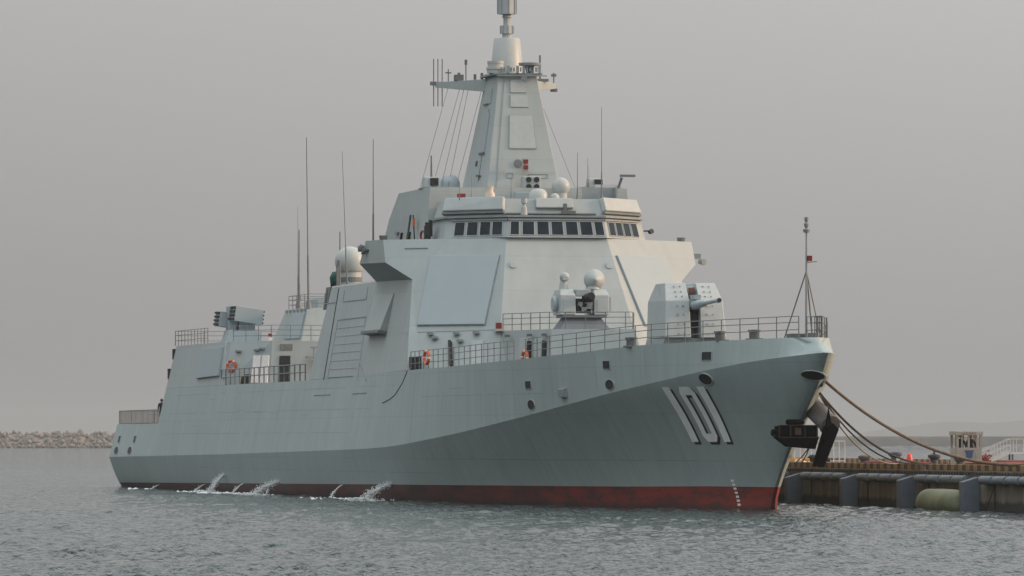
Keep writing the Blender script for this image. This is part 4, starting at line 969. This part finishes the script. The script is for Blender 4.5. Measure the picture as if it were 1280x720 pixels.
# ------------------------------------------------------------------ water discharges
SPRAY = mat("white_water", (.80, .82, .82), .5, .05, 6)
def discharge(x, z, reach, width, n, label, thin=False):
    p, nn, tx, tz = hull_pt(x, z, .02); P = sw(*p); out = sw(x, p.y - 1, z) - sw(x, p.y, z); along = sw(x + 1, p.y, z) - sw(x, p.y, z)
    m = MB(); rr = random.Random(int(abs(x) * 10)); h = z - SEA_Z
    f = lambda t: out * reach * t + Vector((0, 0, -h * (t ** (1.5 if thin else 1.7))))
    if thin:
        m.path([f(k / 8) for k in range(9)], [.035 + .03 * k / 8 for k in range(9)], 6)
        for k in range(40):
            t = rr.uniform(.5, 1.05); m.sphere(f(min(t, 1)) + Vector((rr.gauss(0, .07), rr.gauss(0, .07), rr.gauss(0, .05))), rr.uniform(.02, .05), 5, 3)
    else:
        for s_ in range(4):
            o_ = along * rr.gauss(0, width * .5) + Vector((0, 0, rr.gauss(0, .03))); sc_ = rr.uniform(.75, 1.1)
            m.path([f(k / 9) * sc_ + o_ * (k / 9) for k in range(9)], [.035 + .02 * math.sin(k * 1.7 + s_) for k in range(9)], 6)
        for k in range(n):
            t = rr.uniform(0, 1) ** .7; w = width * (.25 + t)
            m.sphere(f(t) * rr.uniform(.85, 1.12) + along * rr.gauss(0, w * .5) + out * rr.gauss(0, w * .22) + Vector((0, 0, rr.gauss(0, .07 + .08 * t))), rr.uniform(.010, .038), 5, 3)
        for k in range(n // 3): m.sphere(f(1) + along * rr.gauss(0, width * 1.5) + out * rr.gauss(.1, .3) + Vector((0, 0, rr.uniform(0, .22))), rr.uniform(.02, .06), 5, 3)
    o = m.build("water_jet", SPRAY, None, smooth=True, recalc=False); o.location = P
    tag(o, label, "water jet", "cooling water jets along the hull")
discharge(-109.8, 1.15, 1.1, .35, 1100, "thick white water jet furthest aft, falling steeply from the red waterline band")
discharge(-88.8, .78, 1.75, .55, 1100, "wide spreading white water jet, the middle one of the three thick jets")
discharge(-53.5, .9, 1.75, .6, 1100, "wide white water jet nearest the bow on the ship's side")
discharge(-143.4, .25, .6, .1, 0, "thin low water trickle nearest the stern corner of the hull", True)
discharge(-119.9, .44, .75, .1, 0, "thin water trickle just aft of the steep thick jet", True)
discharge(-103.2, .60, .75, .1, 0, "thin water trickle between the steep jet and the wide middle jet", True)
discharge(-92.0, .68, .35, .1, 0, "short thin trickle beside the wide middle jet", True)
discharge(-66.9, .78, .8, .1, 0, "long thin water trickle standing alone between two wide jets", True)
m = MB(); rr = random.Random(77)
for x0, x1, n in ((-118, -88, 120), (-69, -52, 90), (-146, -141, 8)):
    for k in range(n):
        x = rr.uniform(x0, x1); o_ = 9.3 + .55 + abs(rr.gauss(0, .9)); p = sw(x, -o_ + (1.0 if x > -57 else 0), SEA_Z + .05)
        m.lathe([(rr.uniform(.06, .3), 0), (.02, rr.uniform(.05, .12))], p, n=7)
tag(m.build("foam", SPRAY, recalc=False), kind="stuff")

# ------------------------------------------------------------------ quay
QA = R(10.16); QX, QY = 23.36, 301.5; QR = QA - math.pi / 2
qs, qc = math.sin(QA), math.cos(QA)
def qw(x, y, z): return Vector((QX + x * qs + y * qc, QY - x * qc + y * qs, z))
DZ = 1.92; QWID = 21.0
def concrete_wall():
    m = bpy.data.materials.new("quay_concrete"); m.use_nodes = True
    t = m.node_tree; n = t.nodes; l = t.links; b = n["Principled BSDF"]; b.inputs["Roughness"].default_value = .85
    tcn = n.new("ShaderNodeTexCoord"); mp = n.new("ShaderNodeMapping"); mp.inputs["Scale"].default_value = (.9, .9, .25); l.new(tcn.outputs["Object"], mp.inputs["Vector"])
    nz = n.new("ShaderNodeTexNoise"); nz.inputs["Scale"].default_value = 1.2; nz.inputs["Detail"].default_value = 7; l.new(mp.outputs[0], nz.inputs["Vector"])
    cr = n.new("ShaderNodeValToRGB"); cr.color_ramp.elements[0].position = .3; cr.color_ramp.elements[0].color = (.085, .07, .052, 1); cr.color_ramp.elements[1].position = .7; cr.color_ramp.elements[1].color = (.20, .168, .13, 1)
    l.new(nz.outputs["Fac"], cr.inputs["Fac"])
    sx = n.new("ShaderNodeSeparateXYZ"); l.new(tcn.outputs["Object"], sx.inputs[0])
    ad = n.new("ShaderNodeMath"); ad.operation = 'MULTIPLY_ADD'; ad.inputs[1].default_value = .5; l.new(nz.outputs["Fac"], ad.inputs[0]); l.new(sx.outputs["Z"], ad.inputs[2])
    zr = n.new("ShaderNodeMapRange"); zr.inputs["From Min"].default_value = .62; zr.inputs["From Max"].default_value = .78; zr.inputs["To Min"].default_value = 1; zr.inputs["To Max"].default_value = 0; l.new(ad.outputs[0], zr.inputs["Value"])
    mx = n.new("ShaderNodeMix"); mx.data_type = 'RGBA'; l.new(zr.outputs[0], mx.inputs["Factor"]); l.new(cr.outputs[0], mx.inputs["A"]); mx.inputs["B"].default_value = (.028, .027, .022, 1)
    l.new(mx.outputs["Result"], b.inputs["Base Color"])
    return m
QCONC = concrete_wall()
QDECK = mat("quay_paving", (.36, .28, .22), .85, .12, .4)
def stripes():
    m = bpy.data.materials.new("kerb_stripes"); m.use_nodes = True
    t = m.node_tree; n = t.nodes; l = t.links; b = n["Principled BSDF"]; b.inputs["Roughness"].default_value = .7
    tcn = n.new("ShaderNodeTexCoord"); sx = n.new("ShaderNodeSeparateXYZ"); l.new(tcn.outputs["Object"], sx.inputs[0])
    a = n.new("ShaderNodeMath"); a.operation = 'MULTIPLY'; a.inputs[1].default_value = 1 / 1.5; l.new(sx.outputs["X"], a.inputs[0])
    fr = n.new("ShaderNodeMath"); fr.operation = 'FRACT'; l.new(a.outputs[0], fr.inputs[0])
    gt = n.new("ShaderNodeMath"); gt.operation = 'GREATER_THAN'; gt.inputs[1].default_value = .5; l.new(fr.outputs[0], gt.inputs[0])
    nz = n.new("ShaderNodeTexNoise"); nz.inputs["Scale"].default_value = 2.5; nz.inputs["Detail"].default_value = 5; l.new(tcn.outputs["Object"], nz.inputs["Vector"])
    rp = n.new("ShaderNodeMapRange"); rp.inputs["From Min"].default_value = .35; rp.inputs["From Max"].default_value = .75; rp.inputs["To Max"].default_value = .7; l.new(nz.outputs["Fac"], rp.inputs["Value"])
    mx = n.new("ShaderNodeMix"); mx.data_type = 'RGBA'; l.new(gt.outputs[0], mx.inputs["Factor"]); mx.inputs["A"].default_value = (.34, .18, .045, 1); mx.inputs["B"].default_value = (.03, .026, .022, 1)
    m2 = n.new("ShaderNodeMix"); m2.data_type = 'RGBA'; l.new(rp.outputs[0], m2.inputs["Factor"]); l.new(mx.outputs["Result"], m2.inputs["A"]); m2.inputs["B"].default_value = (.16, .12, .085, 1)
    l.new(m2.outputs["Result"], b.inputs["Base Color"])
    return m
STRIPE = stripes()
quay = empty("quay", (QX, QY, 0), QR); tag(quay, "long concrete quay behind the ship's bow with a striped kerb", "quay")
m = MB(); m.box((-85, QWID / 2, .55), (230, QWID, 2.72)); m.build("quay_body", QCONC, quay)
m = MB(); m.box((-85, QWID / 2, DZ + .003), (229.5, QWID - .1, .02)); m.build("quay_deck", QDECK, quay)
for y, seg in ((.22, ((-200, -15.5), (-14.2, 30))), (QWID - .22, ((-200, 30),))):
    for a, b in seg:
        m = MB(); m.box(((a + b) / 2, y, DZ + .17), (b - a, .34, .30)); m.build("kerb", STRIPE, quay, bevel=.03)
for k in range(34):
    x = -70 + k * 2.9 - (k % 4) * 0.0
m = MB()
for k in range(14): m.box((-66 + k * 6.6, -.03, 1.0), (.07, .05, 1.8))
m.build("wall_joint", mat("joint_dark", (.05, .045, .035), .9, .2, 2), quay)
m = MB()
for k in range(150): m.tube((-70 + k * .55, -.04, 1.72), (-70 + k * .55, -.04, 1.86), .06, 5)
tag(m.build("anchor_bolts", mat("bolt_iron", (.05, .05, .05), .7, .2, 3), quay), kind="stuff")
RUBB = mat("bluegrey_rubber", (.115, .14, .175), .55, .12, 1.2, bump=.2); RUBB2 = mat("roller_rubber", (.15, .175, .20), .5, .1, 3, bump=.2)
names = ["nearest the ship's bow", "second from the ship's bow", "just left of the floating drum", "right of the floating drum"]
bays = ["bay nearest the ship's bow", "second bay from the bow", "bay above the floating drum", "rightmost bay"]
fd = None
for i, x in enumerate((-42.0, -28.7, -16.0, -3.0)):
    if fd is None:
        m = MB(); m.loft([[(-.45, 0, -1.0), (.45, 0, -1.0), (.38, -.85, -1.0), (-.38, -.85, -1.0)], [(-.45, 0, 1.66), (.45, 0, 1.66), (.38, -.85, 1.40), (-.38, -.85, 1.40)]])
        fd = m.build("fender_panel", RUBB, None, bevel=.03)
        o = fd
    else:
        o = fd.copy(); COL.objects.link(o)
    o.location = qw(x - .4, 0, 0); o.rotation_euler = (0, 0, QR); tag(o, "tall blue grey fender panel on the quay wall, " + names[i], "fender", "tall fender panels on the quay wall")
rl = None
ordn = ["first", "second", "third", "fourth"]
for i, x in enumerate((-40.9, -27.6, -14.9, -1.9)):
    for k in range(4):
        if rl is None:
            m = MB(); m.lathe([(.07, -.16), (.07, 0), (.19, .02), (.21, .08), (.21, 2.12), (.19, 2.18), (.07, 2.2), (.07, 2.36)], (0, 0, 0), (1, 0, 0), 14); rl = m.build("roller_fender", RUBB2, None, smooth='auto'); o = rl
        else:
            o = rl.copy(); COL.objects.link(o)
        o.location = qw(x + .1 + k * 2.58, -.24, 1.50); o.rotation_euler = (0, 0, QR)
        tag(o, "grey cylindrical roller fender, %s from the left in the %s" % (ordn[k], bays[i]), "fender", "roller fenders along the quay top")
for k, x in enumerate((-46.9, -49.4)):
    o = rl.copy(); COL.objects.link(o); o.location = qw(x, -.24, 1.5); o.rotation_euler = (0, 0, QR)
    tag(o, ["grey roller fender just right of the ship's stem, nearer one", "grey roller fender right beside the ship's stem, mostly hidden"][k], "fender", "roller fenders along the quay top")
m = MB(); m.lathe([(.0, -3.3), (.35, -3.25), (.62, -3.0), (.72, -2.6), (.74, 0), (.72, 2.6), (.62, 3.0), (.35, 3.25), (.0, 3.3)], (0, 0, 0), (1, 0, 0), 24)
o = m.build("floating_drum", mat("pale_green_rubber", (.20, .21, .12), .6, .22, .8, bump=.3), None, smooth=True); o.location = qw(-7.45, -.78, .30); o.rotation_euler = (0, 0, QR)
tag(o, "big pale green drum fender floating against the quay wall", "drum fender")
# bollards
IRON = mat("bollard_iron", (.035, .036, .042), .6, .2, 3)
def bollard(x, y, s_, label, horn=False, mt=None):
    m = MB(); m.lathe([(.42 * s_, 0), (.3 * s_, .12 * s_), (.26 * s_, .55 * s_), (.44 * s_, .72 * s_), (.44 * s_, .86 * s_), (.2 * s_, .95 * s_)], (0, 0, 0), (0, 0, 1), 18)
    if horn: m.torus((0, .0, 1.0 * s_), .2, .06, (.2, 1, 0), 14, 6)
    o = m.build("bollard", mt or IRON, None, smooth='auto'); o.location = qw(x, y, DZ + .01); o.rotation_euler = (0, 0, QR); tag(o, label, "bollard", "mooring bollards on the quay")
bollard(-37, 2.3, .75, "small weathered bollard near the anchor on the quay edge", mt=mat("worn_iron", (.13, .11, .1), .8, .3, 4))
bollard(-62, 10.1, .9, "dark blue bollard under the sagging dark mooring lines", mt=mat("blue_iron", (.05, .06, .085), .6, .2, 4))
bollard(-41, 7.2, .8, "black bollard with a ring on top, between the red cone and the guard booth", True)
bollard(-12, 1.3, .75, "low rusty bollard right of the guard booth's foot under the brown rope", mt=mat("worn_iron", (.13, .11, .1), .8, .3, 4))
m = MB(); m.lathe([(.32, 0), (.3, .06), (.2, .1), (.17, .5), (.1, .75), (.02, .8)], n=16); o = m.build("marker_cone", mat("bright_red_plastic", (.75, .05, .03), .4, .05, 3), None, smooth='auto'); o.location = qw(-42, 6.05, DZ + .01); tag(o, "bright red marker cone standing on the quay", "cone")  # cone in one even saturated red
m = MB(); m.lathe([(.2, 0), (.2, .5), (.14, .6)], (0, 0, .3), (.3, 1, .05), 14); m.box((0, .2, .1), (.5, .7, .2)); o = m.build("hydrant", mat("pale_hydrant", (.4, .36, .34), .5, .2, 4), None, smooth='auto'); o.location = qw(-46, 6.3, DZ + .01); o.rotation_euler = (0, 0, QR); tag(o, "pale grey hydrant lying left of the red cone", "hydrant")
m = MB()
for k in range(3): m.lathe([(.24, 0), (.24, .35), (.1, .36)], (k * .1, k * .75, .26), (1, .2, 0), 14)
o = m.build("cable_drum", mat("dull_grey", (.2, .19, .18), .7, .3, 4), None, smooth='auto'); o.location = qw(-33, 1.9, DZ + .01); o.rotation_euler = (0, 0, QR); tag(o, "short row of grey cable drums on the quay between two bollards", "cable drum")
m = MB(); m.box((0, 0, .16), (6, .34, .3)); 
# guard booth
BX_, BY_ = -35.5, 7.6
booth = empty("guard_booth", qw(BX_, BY_, DZ + .014), QR); tag(booth, "small grey guard booth with open windows standing on the quay", "guard booth")
BG = mat("booth_panel", (.29, .275, .25), .6, .08, 2)
def build_booth():
    w, d, h = .70, .7, 2.0
    m = MB(); m.box((0, 0, .55), (2 * d, 2 * w, 1.1)); m.build("lower_wall", BG, booth, bevel=.02)
    m = MB(); m.box((0, 0, h - .12), (2 * d + .16, 2 * w + .12, .22)); m.build("roof", mat("booth_roof", (.32, .31, .29), .7, .1, 3), booth, bevel=.02)
    for x in (-d + .05, d - .05):
        for y, t_ in ((-w + .06, .12), (w - .06, .12), (-.02, .1), (-w + .3, .06), (w - .28, .06)):
            m = MB(); m.box((x, y, 1.5), (.1, t_, .8)); m.build("window_post", BG, booth)
    m = MB(); m.loft([[(d + .004, -.16, .55), (d + .004, .16, .55), (d + .004, .2, .9), (d + .004, -.2, .9)], [(d + .03, -.16, .55), (d + .03, .16, .55), (d + .03, .2, .9), (d + .03, -.2, .9)]]); m.box((d + .02, 0, .93), (.03, .5, .06)); m.build("badge", mat("badge_blue", (.03, .06, .16), .5, .1, 4), booth)
    m = MB()
    for k in range(5): m.box((d + .1, -.32 + k * .16, h - .12), (.02, .09, .09))
    m.build("sign_lettering", mat("faded_red_letters", (.3, .2, .15), .7, .1, 4), booth)
    m = MB(); m.box((d + .01, w - .2, .45), (.02, .26, .8)); m.build("door", mat("booth_door", (.26, .25, .23), .6, .06, 3), booth)
build_booth()
for dy, lb in ((-.30, "person in dark uniform behind the left window of the guard booth"), (.26, "person in dark uniform behind the right window of the guard booth")):
    SIT = [(0, 0, .50), (0, 0, .8), (0, 0, 1.08), (0, 0, 1.2), (0, .2, 1.04), (.1, .26, .8), (.32, .2, .72), (0, -.2, 1.04), (.1, -.26, .8), (.32, -.2, .72), (.08, .1, .47), (.42, .11, .47), (.42, .12, .08), (.54, .12, .04), (.08, -.1, .47), (.42, -.11, .47), (.42, -.12, .08), (.54, -.12, .04)]
    person(qw(BX_ - .0, BY_ + dy, DZ + .16 + .25), QR, SIT, SE, [r * .95 for r in SRAD], lb, "people inside the guard booth", (.02, 0, 1.34))
m = MB()
# gangway stairs on the right
WST = mat("white_gangway_paint", (.52, .51, .49), .5, .06, 3)
gw = empty("gangway", qw(-52, 12.72, DZ + .02), QR); gw.scale = (.75, .75, .75); tag(gw, "white gangway with stairs and handrails standing on the right end of the quay", "gangway")
def build_gangway():
    # local y runs to the right in the picture
    m = MB()
    for x in (-.5, .5):
        m.loft([[(x - .05, 0, .05), (x + .05, 0, .05), (x + .05, 0, .33), (x - .05, 0, .33)], [(x - .05, 2.05, .95), (x + .05, 2.05, .95), (x + .05, 2.05, 1.23), (x - .05, 2.05, 1.23)]])
    m.build("stringer", WST, gw)
    m = MB()
    for k in range(7): m.box((0, .2 + k * .29, .22 + k * .127), (.9, .26, .04))
    m.build("tread", MIDGREY, gw)
    m = MB(); m.box((0, 4.6, 1.02), (1.1, 5.0, .14)); m.build("platform", WST, gw)
    m = MB()
    for x in (-.5, .5):
        for h in (.55, 1.0):
            m.path([(x, -.1, .15 + h), (x, 2.1, 1.09 + h), (x, 7.0, 1.09 + h)], .028, 6)
        for k in range(5): m.tube((x, .1 + k * .5, .2 + k * .21), (x, .1 + k * .5, 1.2 + k * .21), .025, 6)
        for k in range(6): m.tube((x, 2.6 + k * .8, 1.09), (x, 2.6 + k * .8, 2.09), .025, 6)
    m.build("handrail", WST, gw)
    m = MB()
    for y in (2.3, 4.2, 6.9):
        for x in (-.45, .45): m.box((x, y, .47), (.12, .12, .94))
    m.tube((.45, 4.2, .1), (.45, 5.6, .9), .06); m.tube((.45, 6.9, .1), (.45, 5.6, .9), .06); m.build("trestle", mat("dark_teal_steel", (.06, .09, .1), .6, .1, 3), gw)
build_gangway()
m = MB(); rr = random.Random(8)
for k in range(70): m.sphere((rr.gauss(0, .14), rr.gauss(0, .24), .3 + abs(rr.gauss(0, .16))), rr.uniform(.04, .08), 6, 4)
m.lathe([(.2, 0), (.26, .26)], n=12, mi=1); o = m.build("red_bundle", [RED, DARKTRIM], None, smooth=True); o.location = qw(-51.2, 12.75, DZ + .02); tag(o, "bright red bundle at the foot of the white gangway stairs", "bundle")
m = MB(); m.box((0, 0, .2), (1.4, 2.2, .4)); o = m.build("brick_red_crate", mat("brick_red", (.28, .09, .06), .7, .1, 3), None, bevel=.03); o.location = qw(-44, 12.9, DZ + .016); o.rotation_euler = (0, 0, QR); tag(o, "flat brick red crate lying under the gangway platform", "crate")
# red hoses along the kerb
def hose(pts, r, name, mt, label, cat="hose", group=None):
    m = MB(); m.path(pts, r, 8); o = m.build(name, mt, None, smooth=True); tag(o, label, cat, group)
hose([qw(x, .55 + .18 * math.sin(x * .9), DZ + .36 + .015 * math.sin(x * 2)) for x in np.linspace(-7.5, 8, 40)], .09, "hose", RED, "red hose lying on the striped kerb at the right edge")
hose([qw(x, .35 + .2 * math.sin(x * .8 + 1), DZ + .36) for x in np.linspace(-28, -15.0, 30)], .035, "hose", mat("pink_hose", (.4, .06, .08), .6, .1, 4), "thin pinkish red hose on the kerb under the dark mooring lines")
# clutter at the far end near the stem
YEL = mat("yellow_machine", (.52, .25, .03), .5, .1, 3)
cart = empty("yellow_cart", qw(-50, 1.35, DZ + .014), QR); cart.scale = (.8, .55, .9); tag(cart, "yellow flat cart on the quay just right of the ship's stem", "cart")
m = MB(); m.box((0, 0, .42), (2.6, 2.4, .26)); m.box((0, -.7, .64), (1.6, .5, .2)); m.build("platform", YEL, cart, bevel=.04)
for x in (-.9, .9):
    for y in (-1.0, 1.0):
        m = MB(); m.lathe([(.12, -.09), (.22, -.09), (.22, .09), (.12, .09)], (x, y, .23), (0, 1, 0), 14); m.build("wheel", BLACK, cart)
m = MB()
for k in range(30): m.sphere((rr.gauss(0, .3), rr.gauss(0, .5), .1 + abs(rr.gauss(0, .12))), rr.uniform(.05, .11), 6, 4, mi=k % 2)
o = m.build("rope_heap", [mat("faded_orange", (.5, .14, .07), .7, .1, 4), WHITE], None, smooth=True); o.location = qw(-48, 1.2, DZ + .04); tag(o, "small heap of orange and white rope under the anchor", "rope heap")
rk = empty("white_fence", qw(-90, 9.7, DZ + .014), QR); tag(rk, "white barred fence panel on the quay seen below the anchor", "fence")
m = MB()
for k in range(12): m.tube((0, k * .36, 0), (0, k * .36, 1.5), .03, 5)
m.tube((0, 0, 1.45), (0, 3.96, 1.45), .035, 5); m.tube((0, 0, .2), (0, 3.96, .2), .035, 5); m.build("bars", WST, rk)
m = MB()
for k in range(26): m.sphere((rr.gauss(0, .25), rr.gauss(0, .35), .2 + abs(rr.gauss(0, .2))), rr.uniform(.08, .2), 6, 4)
o = m.build("net_pile", mat("dark_net", (.05, .055, .045), .9, .3, 5), None, smooth=True); o.location = qw(-56, 4.0, DZ + .01); tag(o, "dark heap of netting on the quay left of the fluke of the anchor", "net")

# ------------------------------------------------------------------ mooring lines
def line(a, b, sag, r, mt, label, n=28):
    a, b = Vector(a), Vector(b); pts = [a.lerp(b, t) + Vector((0, 0, -4 * sag * t * (1 - t))) for t in np.linspace(0, 1, n)]
    m = MB(); m.path(pts, r, 8); o = m.build("mooring_line", mt, None, smooth=True); tag(o, label, "mooring line", "mooring lines from the bow to the quay")
BR = mat("brown_rope", (.23, .145, .09), .85, .2, 8, bump=.4); DKR = mat("dark_rope", (.05, .042, .036), .85, .3, 8, bump=.4)
pa = sw(8.8, hb(8.8, 6.3) + .02, 6.3); pb = sw(7.6, hb(7.6, 5.72) + .02, 5.72)
line(pa, qw(4.2, .5, 2.28), 1.15, .075, BR, "thick brown mooring line reaching furthest right past the guard booth")
line(pb, qw(-17.6, .7, 2.26), .72, .06, DKR, "dark mooring line, uppermost of the sagging bundle below the brown line")
line(pb + Vector((0, 0, -.06)), qw(-18.6, .6, 2.26), .92, .04, DKR, "dark mooring line, middle one of the sagging bundle of three")
line(pb + Vector((0, 0, -.1)), qw(-21, .5, 2.26), 1.02, .035, mat("pale_rope", (.3, .25, .2), .85, .2, 8), "thin paler mooring line, lowest of the sagging bundle")
line(sw(8.2, -.2, 3.0), qw(-47, .8, 2.24), .05, .03, DKR, "thin dark line dropping from the anchor to the quay edge")
line(sw(8.0, -.1, 3.0), qw(-45.5, .8, 2.24), .05, .03, DKR, "second thin dark line dropping from the anchor, just right of the first")
line(qw(1.5, -.3, 1.5), qw(-1.0, -.35, -.2), .02, .025, DKR, "thin dark rope hanging slantwise down the quay wall at the right edge")

# ------------------------------------------------------------------ haze
def build_haze():
    m = MB(); m.box((0, 9950, 49), (14000, 20200, 101))
    mt = bpy.data.materials.new("haze_air"); mt.use_nodes = True; n = mt.node_tree.nodes; l = mt.node_tree.links
    n.remove(n["Principled BSDF"]); pv = n.new("ShaderNodeVolumePrincipled"); pv.inputs["Color"].default_value = (.56, .595, .625, 1); pv.inputs["Density"].default_value = 0.00009
    l.new(pv.outputs[0], n["Material Output"].inputs["Volume"])
    o = m.build("haze", mt); tag(o, kind="stuff"); o.display_type = 'WIRE'
build_haze()
